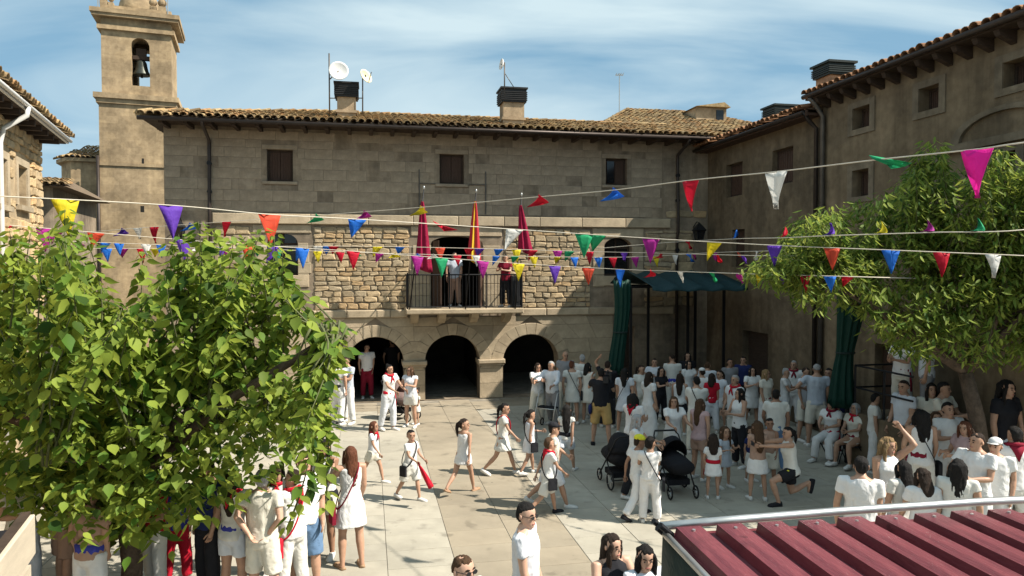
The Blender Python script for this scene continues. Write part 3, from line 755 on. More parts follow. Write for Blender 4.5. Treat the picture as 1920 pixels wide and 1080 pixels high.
# flags furled on leaning poles
M['crimson'] = cloth_mat('crimson_flag_cloth', (.30, .012, .05), .12)
def spain_mat():
    m, nt, bb = nodes('red_yellow_flag_cloth'); L = nt.links; _in(bb, 'Roughness', .8)
    at = nt.nodes.new('ShaderNodeAttribute'); at.attribute_name = 'band'
    r = nt.nodes.new('ShaderNodeValToRGB'); r.color_ramp.interpolation = 'CONSTANT'; e = r.color_ramp.elements
    e[0].position = 0; e[0].color = (.42, .015, .03, 1); e[1].position = .3; e[1].color = (.75, .45, .02, 1); q = e.new(.72); q.color = (.42, .015, .03, 1)
    L.new(at.outputs['Fac'], r.inputs[0]); L.new(r.outputs[0], bb.inputs['Base Color']); return m
M['spain'] = spain_mat()
def furled_flag(label, top, bot, ctop, cbot, wbot, m, seed):
    o = fthing('flag', label, 'flag', TH, group='flags on the balcony'); rng = random.Random(seed)
    def P(px, py, y): x, z = TH.loc(px, py, y); return Vector((x, y, z))
    pt, pb = P(*top, -1.25), P(*bot, -.98)
    MB().tube([pb, pt], .018, 8).build('flag_pole', M['iron'], o, smooth=True); MB().ball(pt, (.03, .03, .06), 8, 6).build('finial', M['galv'], o, smooth=True)
    ct, cbm = P(*ctop, -1.22), P(*cbot, -1.2); rr = []; n = 26; w = wbot
    for i in range(13):
        t = i / 12; c = ct.lerp(cbm, t) ; a = .03 + w*(t**.8); ph = rng.uniform(0, .4)
        rr.append([c + Vector((a*math.cos(2*math.pi*k/n) * (1 + .28*math.sin(6*2*math.pi*k/n + 1.2*t)), (.05 + .07*t)*math.sin(2*math.pi*k/n) * (1 + .5*math.sin(5*2*math.pi*k/n + ph)), -.1*t*math.cos(2*math.pi*k/n + .6))) for k in range(n)])
    f = MB().rings(rr, True).build('flag_cloth', m, o, smooth=True)
    at = f.data.attributes.new('band', 'FLOAT', 'POINT'); at.data.foreach_set('value', [.5 + .5*math.cos(2*math.pi*(k % n)/n + .5) for k in range(len(f.data.vertices))])
furled_flag('dark crimson flag furled on the balcony pole left of the yellow flag', (795, 352), (768, 580), (792, 378), (795, 505), .17, M['crimson'], 1)
furled_flag('red and yellow flag furled on the middle balcony pole', (893, 358), (873, 580), (891, 378), (889, 490), .14, M['spain'], 2)
furled_flag('dark crimson flag furled on the balcony pole right of the yellow flag', (978, 365), (966, 580), (976, 385), (986, 472), .16, M['crimson'], 3)

# ================================================================ church
CH = Frame((at_depth(190, 500, 34).x, 34, 0), R(20))
church = fthing('church_tower', 'tall sandstone church tower with a bell in its arched opening', 'church', CH)
TW = CH.loc(328, 250)[0]; TD = 3.0
def cz(py, px=262): return CH.loc(px, py)[1]
bo = (CH.loc(245, 110)[0], CH.loc(280, 110)[0], cz(160), cz(70))
Z1, Z2, ZT = cz(312), cz(184), cz(38)
b = MB(); b.box(0, TW, 0, TD, 0, Z2 - .3); b.build('tower_shaft', M['tower'], church)
for (yy0, yy1, nm) in ((.12, .72, 'belfry_wall'), (TD - .72, TD - .12, 'belfry_wall')):
    holed_wall(rect(.12, TW - .12, Z2 - .298, ZT), [arch(bo[0], bo[1], bo[2], bo[3] - (bo[1]-bo[0])/2, None)], yy0, yy1, nm, M['tower'], church)
b = MB(); b.box(.12, .7, .722, TD - .722, Z2 - .298, ZT); b.box(TW - .7, TW - .12, .722, TD - .722, Z2 - .298, ZT); b.build('belfry_side', M['tower'], church)
for (z0, z1, ov) in ((Z2 - .34, Z2 - .12, .10), (Z2 - .118, Z2 + .12, .2), (ZT - .55, ZT - .34, .03), (ZT - .0, ZT + .14, .22), (ZT + .142, ZT + .34, .28), (Z1 - .02, Z1 + .13, .06)):
    MB().box(-ov, TW + ov, -ov, TD + ov, z0, z1).build('cornice', M['tower'], church)
b = MB(); b.box(.1, TW - .1, .1, TD - .1, ZT + .342, ZT + .6); b.build('parapet', M['tower'], church)
rr = []
for i in range(9):
    t = i / 8 * math.pi / 2; rr.append([Vector((TW/2 + .98*math.cos(t)*math.cos(2*math.pi*k/20), TD/2 + .98*math.cos(t)*math.sin(2*math.pi*k/20), ZT + .55 + 1.5*math.sin(t))) for k in range(20)])
MB().rings(rr, True).build('dome', M['dishcream'] if False else M['tower'], church, smooth=True)
for (fx, s) in ((.25, 1), (.55, .7), (TW - .9, .9), (TW - .5, 1), (TW*.72, .8)):
    q = MB(); q.box(fx - .16*s, fx + .16*s, .1, .42, ZT + .602, ZT + .602 + .2*s); q.ball((fx, .26, ZT + .8 + .2*s), .2*s, 10, 8); q.build('stone_ball', M['tower'], church, smooth=False)
for fx in (.02, TW - .25): MB().tube([(fx, .1, ZT + .34), (fx, .1, ZT + 1.9)], .03, 6).build('lightning_rod', M['galv'], church)
# bell with its headstock
bc = ((bo[0]+bo[1])/2, .55); bzt = cz(108); bw = (bo[1]-bo[0])/2
bl = thing('bell', 'large bronze bell hanging in the church tower opening', 'bell'); bl.location = CH.o; bl.rotation_euler = (0, 0, CH.a)
prof = [(.05, 0), (.2, -.03), (.26, -.12), (.29, -.3), (.34, -.5), (.43, -.66), (.44, -.72), (.38, -.72)]
k_ = bw / .46
MB().rings([[Vector((bc[0] + r_*k_*math.cos(2*math.pi*i/18), bc[1] + r_*k_*math.sin(2*math.pi*i/18), bzt + z_*1.15*k_*1.0)) for i in range(18)] for r_, z_ in prof], True).build('bell_body', M['bronze'], bl, smooth=True)
q = MB(); q.box(bo[0] + .02, bo[1] - .02, bc[1] - .12, bc[1] + .12, bzt + .02, bzt + .2); q.box(bc[0] - .22, bc[0] + .22, bc[1] - .1, bc[1] + .1, bzt + .202, bzt + .55); q.build('headstock', M['darkwood'], bl)
MB().tube([(bc[0], bc[1], bzt - .4), (bc[0], bc[1], bzt - .95*k_)], [.02, .06], 8).build('clapper', M['iron'], bl)
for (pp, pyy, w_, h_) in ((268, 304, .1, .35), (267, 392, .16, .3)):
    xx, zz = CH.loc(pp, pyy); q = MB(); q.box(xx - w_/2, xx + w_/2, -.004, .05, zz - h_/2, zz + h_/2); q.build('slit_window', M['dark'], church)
xx = CH.loc(188, 350)[0]; MB().tube([(-.06, -.08, .2), (-.06, -.08, cz(292, 190))], .07, 8).build('drainpipe', M['copper'], church, smooth=True)
# lower part of the church left of the tower: canted apse under a tiled roof
ap = fthing('church_apse', 'low canted sandstone apse with tiled roof beside the church tower', 'church', CH)
zt_ = cz(300, 150); xa = CH.loc(112, 350, 1.5)[0]; xb = CH.loc(133, 350, .6)[0]
foot = [(-.002, .6), (xb, .6), (xa, 1.9), (xa, 7), (-.002, 7)]
MB().rings([[Vector((x, y, 0)) for x, y in foot], [Vector((x, y, zt_)) for x, y in foot]], True).build('wall', M['tower'], ap)
f2 = [(0 if x > -.1 else x - .18, y - .18 if y < 6 else y) for x, y in foot]
MB().rings([[Vector((x, y, zt_ + .002)) for x, y in f2], [Vector((x, y, zt_ + .16)) for x, y in f2]], True).build('cornice', M['tower'], ap)
top = Vector((-.3, 4.2, zt_ + 1.15))
MB().add([(x, y, zt_ + .17) for x, y in f2] + [tuple(top)], [(i, (i+1) % 5, 5) for i in range(5)]).build('roof', M['rooflath'], ap)
def v2(i): return Vector((f2[i][0], f2[i][1], zt_ + .17))
tiled_slope(ap, v2(1), v2(0), top + Vector((-.9, -.3, 0)), top, 0, 31); tiled_slope(ap, v2(2), v2(1), top, top, 0, 32)

# ================================================================ house at the left edge
lhd = Vector((-.3735, .9277, 0)).normalized()
LC = at_depth(80, 500, 16.0)
LH = Frame((LC.x, LC.y, 0), math.atan2(lhd.y, lhd.x))           # x runs away from the camera, wall ends at x = 0
lh = fthing('stone_house', 'sunlit rubble stone house with deep eaves and white gutter', 'house', LH)
HL = 6.85
lw = [(LH.loc(32, 350)[0], LH.loc(49, 350)[0], LH.loc(40, 386)[1], LH.loc(40, 312)[1]), (LH.loc(-8, 350)[0], LH.loc(11, 350)[0], LH.loc(2, 384)[1], LH.loc(2, 296)[1]),
      (LH.loc(32, 480)[0], LH.loc(49, 480)[0], LH.loc(40, 520)[1], LH.loc(40, 476)[1]), (LH.loc(4, 480)[0], LH.loc(22, 480)[0], LH.loc(12, 520)[1], LH.loc(12, 474)[1])]
holed_wall(rect(-12, 0, 0, HL), [rect(*w) for w in lw], 0, .5, 'wall', M['leftmortar'], lh)
b = MB(); b.box(-12, 0, .502, 8, 0, HL); b.build('house_body', M['leftmortar'], lh)
for w in lw:
    shutter_window(lh, w, .2, 1)
    MB().box(w[0] - .12, w[1] + .12, -.1, .1, w[2] - .1, w[2] - .004).build('sill', M['ashlar'], lh)
    for (a, e) in ((w[0] - .16, w[0] - .004), (w[1] + .004, w[1] + .16)):
        MB().box(a, e, -.035, .05, w[2], w[3] + .14).build('jamb', M['ashlar'], lh)
    MB().box(w[0], w[1], -.034, .05, w[3] + .004, w[3] + .14).build('lintel', M['ashlar'], lh)
lhol = [(w[0] - .17, w[1] + .17, w[2] - .11, w[3] + .15) for w in lw]
rubble(lh, -4.2, -.02, 3.2, HL - .02, -.002, M['lefthouse'], 41, rows=(.13, .22), cols=(.16, .36), holes=lhol, depth=(.025, .05))
b = MB(); b.box(-12.3, .4, -.42, 0, HL + .002, HL + .05); b.box(0.0, .4, .0, 8, HL + .002, HL + .05); b.build('soffit', M['darkwood'], lh)
rf2 = MB().box(-.05, .05, -.4, -.004, HL - .1, HL).mesh('rafter', M['darkwood'])
x = -11.8
while x < .3: inst('rafter', rf2, lh, Matrix.Translation((x, 0, 0))); x += .55
b = MB(); b.box(-12.3, .45, -.47, -.422, HL + .02, HL + .13); b.build('fascia', M['whitemetal'], lh)
b = MB(); b.tube([(-12.3, -.51, HL + .08), (.45, -.51, HL + .08)], .038, 8); b.tube([(-3.55, -.52, HL + .05), (-3.55, -.5, HL - .1), (-3.55, -.15, HL - .35), (-3.55, -.09, HL - .6), (-3.55, -.09, .1)], .045, 8); b.build('gutter', M['whitemetal'], lh, smooth=True)
ev0, ev1 = (-12.3, -.47, HL + .14), (.45, -.47, HL + .14); lr0, lr1 = (-12.3, 3.5, HL + 1.5), (-3.4, 3.5, HL + 1.5)
MB().add([ev0, ev1, lr1, lr0, (.45, 8, HL + .14), (-12.3, 8, HL + .14)], [(0,1,2,3), (1,4,2), (4,5,3,2), (0,3,5), (0,5,4,1)]).build('roof', M['rooflath'], lh)
tiled_slope(lh, ev0, ev1, lr0, lr1, 70, 42); tiled_slope(lh, ev1, (.45, 8, HL + .14), lr1, lr1, 0, 43)

# small tiled house behind it
SH = Frame((at_depth(134, 500, 24).x, 24, 0), FAC + .12)
shh = fthing('small_house', 'small shaded house with ragged tiled eaves between stone house and church', 'house', SH)
zs_ = SH.loc(110, 352)[1]
MB().box(-3.6, -.5, 0, 6, 0, zs_).build('wall', M['plaster'], shh)
MB().add([(-4, -.5, zs_), (0, -.5, zs_), (0, 6.3, zs_), (-4, 6.3, zs_), (-4, 2.8, zs_ + .5), (-.6, 2.8, zs_ + .5)], [(0,1,5,4), (2,3,4,5), (1,2,5), (3,0,4), (0,3,2,1)]).build('roof', M['rooflath'], shh)
tiled_slope(shh, (-4, -.5, zs_ + .02), (0, -.5, zs_ + .02), (-4, 2.8, zs_ + .52), (-.6, 2.8, zs_ + .52), 40, 51)

# ================================================================ houses on the right
def rx(px, py=400): return RW.loc(px, py)[0]
def rz_(px, py): return RW.loc(px, py)[1]
XS = rx(1541)                                                    # where the taller house begins
HLO = 7.75; HHI = 8.1
def rbox(x0, y0, x1, y1): return (rx(x0, (y0+y1)/2), rx(x1, (y0+y1)/2), rz_((x0+x1)/2, y1), rz_((x0+x1)/2, y0))
lo = fthing('lower_house', 'lower ochre rendered house joining the town hall corner', 'house', RW)
lows = [rbox(1362, 306, 1392, 368), rbox(1448, 278, 1487, 345), rbox(1372, 430, 1396, 500)]
dlo = (rx(1392, 640), rx(1440, 640), .02, 2.2)
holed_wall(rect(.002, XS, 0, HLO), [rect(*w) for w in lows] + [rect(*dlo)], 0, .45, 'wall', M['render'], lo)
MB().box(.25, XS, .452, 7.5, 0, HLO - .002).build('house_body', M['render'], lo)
for w in lows: shutter_window(lo, w, .15, 2)
MB().box(dlo[0], dlo[1], .2, .26, .02, 2.2).build('door', M['darkwood'], lo)
MB().box(-.3, XS - .002, -.4, 0, HLO + .0, HLO + .06).build('soffit', M['brownwood'], lo)
MB().box(-.3, XS - .002, -.45, -.402, HLO - .02, HLO + .12).build('fascia', M['brownwood'], lo)
MB().tube([(-.3, -.5, HLO + .06), (XS - .05, -.5, HLO + .06), (XS - .12, -.3, HLO - .12), (XS - .12, -.1, HLO - .3), (XS - .12, -.08, .1)], .055, 8).build('gutter', M['copper'], lo, smooth=True)
e0, e1 = (-.3, -.45, HLO + .14), (XS, -.45, HLO + .14)
MB().add([e0, e1, (XS, 3.6, HLO + 1.1), (-.3, 3.6, HLO + 1.1), (-.3, 7.5, HLO + .14), (XS, 7.5, HLO + .14)], [(0,1,2,3), (3,2,5,4), (0,3,4), (1,5,2), (0,4,5,1)]).build('roof', M['rooflath'], lo)
tiled_slope(lo, e0, e1, (-.3, 3.6, HLO + 1.1), (XS, 3.6, HLO + 1.1), 60, 61, TILER, M['tile_i'])
def house_chimney(par, px0, px1, pyt, pyc, y, m, zb):
    x0 = rx(px0, pyc); 
    r = RW.loc(px0, pyc, y); r2 = RW.loc(px1, pyc, y); zt = RW.loc((px0+px1)/2, pyt, y)[1]; zc_ = RW.loc((px0+px1)/2, pyc, y)[1]
    xa, xb = min(r[0], r2[0]), max(r[0], r2[0]); xb = xa + .62
    c = MB().box(xa, xb, y, y + .62, zb, zc_).build('chimney', M[m], par)
    k = MB(); k.box(xa - .06, xb + .06, y - .06, y + .68, zc_ + .002, zt - .06)
    for i in range(4): zz = zc_ + .06 + i*(zt - zc_ - .16)/4; k.box(xa - .09, xb + .09, y - .09, y + .71, zz, zz + .03)
    k.box(xa - .12, xb + .12, y - .12, y + .74, zt - .058, zt); k.build('cowl', M['cowlgreen'], c)
house_chimney(lo, 1435, 1470, 196, 220, 2.0, 'chimred', HLO + .5)
up = fthing('tall_house', 'taller ochre house with bracketed eaves and small attic windows', 'house', RW)
ups = [rbox(1600, 200, 1632, 240), rbox(1724, 162, 1762, 206), rbox(1882, 112, 1925, 160), rbox(1599, 318, 1630, 368), rbox(1706, 305, 1750, 372), rbox(1862, 285, 1905, 380), rbox(1600, 455, 1630, 520), rbox(1706, 465, 1750, 540)]
XE = 13.2
dup_ = (rx(1640, 660), rx(1700, 660), .02, 2.4)
holed_wall(rect(XS + .002, XE, 0, HHI), [rect(*w) for w in ups] + [rect(*dup_)], 0, .45, 'wall', M['render2'], up)
MB().box(XS + .002, XE, .452, 7.5, 0, HHI - .002).build('house_body', M['render2'], up)
for w in ups:
    shutter_window(up, w, .22, 2)
    q = MB()
    for (a, e, c0, c1) in ((w[0]-.16, w[0]-.003, w[2]-.13, w[3]+.14), (w[1]+.003, w[1]+.16, w[2]-.13, w[3]+.14), (w[0], w[1], w[3]+.003, w[3]+.14), (w[0], w[1], w[2]-.13, w[2]-.003)): q.box(a, e, -.03, .02, c0, c1)
    q.build('surround', M['trim'], up)
MB().box(dup_[0], dup_[1], .2, .26, .02, 2.4).build('door', M['brownwood'], up)
# carved arch over the big window
cx_ = (ups[5][0] + ups[5][1]) / 2; pr = []
for yy in (.02, -.07):
    pr.append([Vector((cx_ + r_*math.cos(t), yy, ups[5][3] + .3 + r_*.45*math.sin(t))) for r_, ts in ((1.15, range(0, 13)), (.95, range(12, -1, -1))) for t in [math.pi*k/12 for k in ts]])
MB().rings(pr, True).build('carved_arch', M['trim'], up)
MB().box(cx_ - 1.3, cx_ + 1.3, -.12, .02, ups[5][3] + .15, ups[5][3] + .29).build('ledge', M['trim'], up)
MB().box(XS - .1, XE + .3, -.42, 0, HHI + .002, HHI + .05).build('soffit', M['darkwood'], up)
br = MB().add([(-.06,-.38,-.02), (.06,-.38,-.02), (.06,-.005,-.02), (-.06,-.005,-.02), (-.05,-.33,-.12), (.05,-.33,-.12), (.06,-.005,-.24), (-.06,-.005,-.24)], [(0,1,2,3),(4,7,6,5),(0,4,5,1),(1,5,6,2),(2,6,7,3),(3,7,4,0)]).mesh('eave_bracket', M['darkwood'])
x = XS + .25
while x < XE: inst('eave_bracket', br, up, Matrix.Translation((x, 0, HHI + .02))); x += .46
MB().tube([(XS - .1, -.48, HHI + .08), (XE + .3, -.48, HHI + .08)], .06, 8).build('gutter', M['copper'], up, smooth=True)
MB().tube([(XS + .12, -.46, HHI + .04), (XS + .12, -.3, HHI - .12), (XS + .12, -.09, HHI - .4), (XS + .12, -.08, .1)], .06, 8).build('drainpipe', M['zinc'], up, smooth=True)
e0, e1 = (XS - .1, -.42, HHI + .1), (XE + .3, -.42, HHI + .1)
MB().add([e0, e1, (XE + .3, 3.4, HHI + .95), (XS - .1, 3.4, HHI + .95), (XS - .1, 7.5, HHI + .1), (XE + .3, 7.5, HHI + .1)], [(0,1,2,3), (3,2,5,4), (0,3,4), (1,5,2), (0,4,5,1)]).build('roof', M['rooflath'], up)
tiled_slope(up, e0, e1, (XS - .1, 3.4, HHI + .95), (XE + .3, 3.4, HHI + .95), 75, 62, TILER, M['tile_i'])
house_chimney(up, 1530, 1580, 114, 140, 1.2, 'chimred', HHI + .3)

# house far behind with a hipped roof and dormer
FH = Frame((at_depth(1120, 500, 30).x, 30, 0), FAC)
fh = fthing('far_house', 'far house with hipped tiled roof and small dormer behind the town hall', 'house', FH)
zf = FH.loc(1200, 243)[1]; xr = FH.loc(1330, 240)[0]
XF = 9.5
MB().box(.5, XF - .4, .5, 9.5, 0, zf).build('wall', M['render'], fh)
fe = [Vector((0, 0, zf)), Vector((XF, 0, zf)), Vector((XF, 10, zf)), Vector((0, 10, zf))]; pk0, pk1 = Vector((3.2, 5, zf + 1.95)), Vector((6.6, 5, zf + 1.75))
MB().add([tuple(p) for p in fe + [pk0, pk1]], [(0,1,5,4), (1,2,5), (2,3,4,5), (3,0,4), (0,3,2,1)]).build('roof', M['rooflath'], fh)
tiled_slope(fh, fe[0] + Vector((0,0,.02)), fe[1] + Vector((0,0,.02)), pk0, pk1, 110, 71); tiled_slope(fh, fe[3], fe[0], pk0, pk0, 0, 72)
dxl, dxr = FH.loc(1306, 220, 2.4)[0], FH.loc(1362, 220, 2.4)[0]; dzt = FH.loc(1350, 203, 2.4)[1]
dm = MB().box(dxl, dxr, 2.4, 5.0, zf + .3, dzt).build('dormer', M['chimney'], fh)
MB().box(dxr - .52, dxr - .16, 2.36, 2.398, dzt - .75, dzt - .1).build('dormer_window', M['glass'], dm)
q = MB(); q.add([(dxl - .1, 2.2, dzt + .02), (dxr + .12, 2.2, dzt + .02), (dxr + .12, 5, dzt + .02), (dxl - .1, 5, dzt + .02), (dxr - .2, 2.2, dzt + .24), (dxr - .2, 5, dzt + .24)], [(0,1,4), (0,4,5,3), (1,2,5,4), (3,5,2), (0,3,2,1)]); q.build('dormer_roof', M['tile_i'], dm)
an = thing('roof_antenna', 'thin aerial mast on the far hipped roof', 'antenna', FH.w(2.0, 3.0, zf + 1.2))
MB().tube([(0, 0, -.2), (0, 0, 1.9)], .025, 6).build('mast', M['galv'], an); q = MB(); q.box(-.18, .18, -.02, .02, 1.82, 1.86)
for k in range(4): q.box(-.16 + k*.1, -.14 + k*.1, -.25, .25, 1.861, 1.875)
q.build('dipole', M['galv'], an)
# ================================================================ lanterns, canopy, platform
def lantern(label, fr, px, py, y=-.45):
    x, z = fr.loc(px, py, y); o = thing('wall_lantern', label, 'lantern', fr.w(x, y, z), fr.a)
    MB().tube([(0, -y, .25), (0, -y*.4, .42), (0, 0, .38)], .015, 6).build('bracket', M['iron'], o)
    q = MB(); q.rings([[Vector((r_*math.cos(math.pi/4 + math.pi/2*k), r_*math.sin(math.pi/4 + math.pi/2*k), zz)) for k in range(4)] for r_, zz in ((.22, .12), (.25, .14), (.1, .3), (.03, .37))]); q.build('cap', M['iron'], o)
    q = MB()
    for k in range(4):
        a = math.pi/4 + math.pi/2*k; q.tube([(.2*math.cos(a), .2*math.sin(a), .12), (.12*math.cos(a), .12*math.sin(a), -.22)], .012, 5)
    q.box(-.09, .09, -.09, .09, -.25, -.22); q.build('cage', M['iron'], o)
    q = MB(); q.rings([[Vector((r_*math.cos(math.pi/4 + math.pi/2*k), r_*math.sin(math.pi/4 + math.pi/2*k), zz)) for k in range(4)] for r_, zz in ((.11, -.21), (.19, .115))]); q.build('pane', M['glass'], o)
lantern('black wall lantern at the shaded corner by the lower house', TH, 1311, 440)
lantern('black wall lantern on the town hall near the left drainpipe', TH, 335, 436)

cn = thing('canopy_frame', 'black metal canopy frame with teal awning over the shaded terrace', 'canopy', TH.w(tx(1182, 700, -2.2), -2.2, 0), FAC)
CW = (RW.w(4.6, 0, 0) - TH.w(tx(1182, 700, -2.2), -2.2, 0)).dot(TH.x) - .55; CD = 4.3; CZ = 3.45      # reaches to the houses
for (xx, yy) in ((0, 0), (CW*.42, 1.7), (CW*.80, 1.2), (CW, 0), (.7, 1.9), (CW, 1.9)):
    MB().box(xx - .035, xx + .035, yy - .035, yy + .035, .01, CZ).build('post', M['iron'], cn)
for (a, c_) in (((0, 0), (CW, 0)), ((.7, 1.9), (CW, 1.9)), ((0, 0), (.7, 1.9)), ((CW, 0), (CW, 1.9))):
    MB().tube([(a[0], a[1], CZ + .03), (c_[0], c_[1], CZ + .03)], .03, 6).build('beam', M['iron'], cn)
q = MB(); n_ = 16; rows_ = []
for j, (yy, zz) in enumerate(((-1.5, CZ - .02), (-1.45, CZ + .1), (-.4, CZ + .32), (.6, CZ + .52), (1.3, CZ + .4), (2.0, CZ + .1))):
    rows_.append([Vector((CW*.02 + CW*.96*i/n_, yy, zz - .12*math.sin(math.pi*i/n_*4)**2*(1 if 0 < j < 5 else .3))) for i in range(n_ + 1)])
q.rings(rows_, False, closed=False); aw = q.build('awning', M['teal'], cn, smooth=True); aw.modifiers.new('thick', 'SOLIDIFY').thickness = .01
def drape(label, px, d, pyt, pyb, wt, ww, wb, seed, rz=0):
    p = at_depth(px, 500, d); zt, zb = at_depth(px, pyt, d).z, at_depth(px, pyb, d).z
    o = thing('gathered_drape', label, 'curtain', (p.x, d, 0), FAC, group='green drapes tied to the canopy posts'); rng = random.Random(seed); rr = []; n = 40
    for i in range(15):
        t = i / 14; w = (wt*(1-t/.55) + ww*t/.55) if t < .55 else (ww*(1-(t-.55)/.45) + wb*(t-.55)/.45)
        cxo = .12*math.sin(3*t + seed)
        rr.append([Vector((cxo + w*math.cos(2*math.pi*k/n)*(1 + .2*math.sin(7*2*math.pi*k/n + t)), .55*w*math.sin(2*math.pi*k/n)*(1 + .3*math.sin(9*2*math.pi*k/n - t)), zt + (zb - zt)*t + (.06*math.sin(5*2*math.pi*k/n) if i in (0, 14) else 0))) for k in range(n)])
    MB().rings(rr[::-1], True).build('cloth', M['drape'], o, smooth=True)
    MB().tube([(.12*math.sin(3*.55 + seed) + (ww + .02)*math.cos(a), (ww*.6 + .02)*math.sin(a), zt + (zb-zt)*.55) for a in [2*math.pi*k/12 for k in range(13)]], .025, 6).build('tie', M['tarp'], o)
    MB().tube([(0, 0, .01), (0, 0, zt + .1)], .04, 8).build('pole', M['iron'], o)
drape('long green drape gathered round a pole beside the arches', 1160, 19.0, 528, 700, .21, .17, .2, 1)
drape('flaring green drape gathered round a pole near the seated pair', 1592, 14.9, 540, 760, .32, .17, .28, 2)

# raised platform with railing along the tall house
pf = thing('raised_terrace', 'dark raised stone terrace along the tall house', 'terrace'); pf.location = RW.o; pf.rotation_euler = (0, 0, RW.a)
pa, pb2 = rx(1690, 600), rx(1815, 600); PZ = 1.1
MB().box(pa, pb2, -1.15, -.02, .0, PZ).build('platform', M['render2'], pf)
for k in range(6): MB().box(pb2 + .003 + .28*k, pb2 + .28*(k+1), -1.05, -.1, .0, PZ*(6-k)/7).build('step', M['plaster'], pf)
tr = thing('terrace_railing', 'black tube railing on the raised terrace', 'railing'); tr.location = RW.o; tr.rotation_euler = (0, 0, RW.a)
for zz in (PZ + .95, PZ + .5): MB().tube([(pa + .05, -.05, zz), (pa + .05, -1.1, zz), (pb2 - .05, -1.1, zz)], .02, 6).build('rail', M['iron'], tr)
k = pa + .05
while k < pb2: MB().tube([(k, -1.1, PZ), (k, -1.1, PZ + .95)], .022, 6).build('post', M['iron'], tr); k += .85

# ================================================================ red roofed stall (bottom right)
KF = Frame((*on_z(1256, 998, 2.4).xy, 0), R(8.6))
ki = fthing('market_stall', 'stall with ribbed red sheet roof and dark green tarpaulin sides', 'stall', KF)
KW, KD, KZ = 4.3, 2.5, 2.4
MB().box(0, KW, -KD, 0, KZ - .03, KZ - .006).build('roof_deck', M['redroof'], ki)
pr_ = .272
rib = MB().rings([[Vector((-.092, yy, -.004)), Vector((.092, yy, -.004)), Vector((.08, yy, .056)), Vector((-.08, yy, .056))] for yy in (-KD + .01, -.06)]).mesh('roof_rib', M['redroof'])
pan = MB().chbox(-.082, .082, 0, .004, -KD/2 + .015, KD/2 - .03, .002).mesh('roof_panel', M['redroof'])
SCREW = MB().tube([(0, 0, -.004), (0, 0, .008)], .011, 6).mesh('roof_screw', M['galv'])
x = .1; i = 0
while x < KW - .05:
    inst('roof_rib', rib, ki, Matrix.Translation((x + random.uniform(-.006, .006), 0, KZ + random.uniform(-.004, .003))) @ Matrix.Rotation(random.uniform(-.003, .003), 4, 'Z'))
    for yk in (-.14, -1.1, -2.1): inst('roof_screw', SCREW, ki, Matrix.Translation((x, yk, KZ + .056)))
    x += pr_
MB().tube([(-.06, .03, KZ + .03), (.5, .035, KZ + .045), (1.2, .04, KZ + .06), (2.2, .03, KZ + .075), (KW, .03, KZ + .06)], .027, 10).build('edge_tube', M['galv'], ki, smooth=True)
MB().tube([(-.04, .03, KZ + .0), (-.05, -.8, KZ - .0), (-.04, -KD, KZ)], .022, 8).build('edge_tube', M['galv'], ki, smooth=True)
q = MB(); rows_ = []
for zz, off in ((KZ - .01, .0), (KZ - .4, -.015), (1.3, -.03), (.05, -.05)):
    rows_.append([Vector((-.03 + off + .015*math.sin(k*1.7), .03 - (KD + .03)*k/14, zz)) for k in range(15)])
q.rings(rows_, False, closed=False); q.build('tarpaulin', M['tarp'], ki, smooth=True).modifiers.new('thick', 'SOLIDIFY').thickness = .006
q = MB(); q.rings([[Vector((KW*k/14, .0 + .012*math.sin(k*2.1), zz)) for k in range(15)] for zz in (KZ - .04, 1.2, .05)], False, closed=False); q.build('tarpaulin', M['tarp'], ki, smooth=True).modifiers.new('thick', 'SOLIDIFY').thickness = .006
for (xx, yy) in ((.03, -.06), (KW - .05, -.06), (.03, -KD + .05), (KW - .05, -KD + .05)): MB().box(xx - .025, xx + .025, yy - .025, yy + .025, .0, KZ - .032).build('post', M['galv'], ki)
for k, (a, c_) in enumerate(((.0, .02), (-.02, -.05), (.015, -.1))): MB().tube([(-.09, .03 + c_, KZ + .06 + a), (-.0, .06 + c_, KZ - .02 + a)], .02, 6).build('clamp', M['iron'], ki)

# wooden stall at the bottom left
r5 = at_depth(57, 965, 5.4)
WS = Frame((r5.x, r5.y, 0), math.atan2(lhd.y, lhd.x))
ws = fthing('wooden_stall', 'pale wooden stall with a broad fascia board under the leafy tree', 'stall', WS)
zt = r5.z
MB().chbox(-3.2, 0, -.03, .0, zt - .30, zt, .006).build('fascia_board', M['board'], ws)
MB().box(-3.2, .02, .002, .06, zt - .06, zt + .02).build('top_rail', M['darkwood'], ws)
MB().box(-3.2, 0, .002, .03, zt - .85, zt - .38).build('lower_board', M['board'], ws)
for xx in (-.02, -1.6, -3.1): MB().box(xx - .03, xx + .05, .032, .11, 0, zt - .062).build('post', M['darkwood'], ws)
MB().box(-3.1, -.08, .1, .6, .9, .94).build('counter', M['board'], ws)
MB().box(-3.1, -.05, .062, 1.6, zt - .12, zt - .08).build('stall_roof', M['blackcloth'], ws)
for xx in (-.06, -3.1): MB().box(xx - .03, xx + .03, 1.52, 1.58, 0, zt - .122).build('post', M['darkwood'], ws)

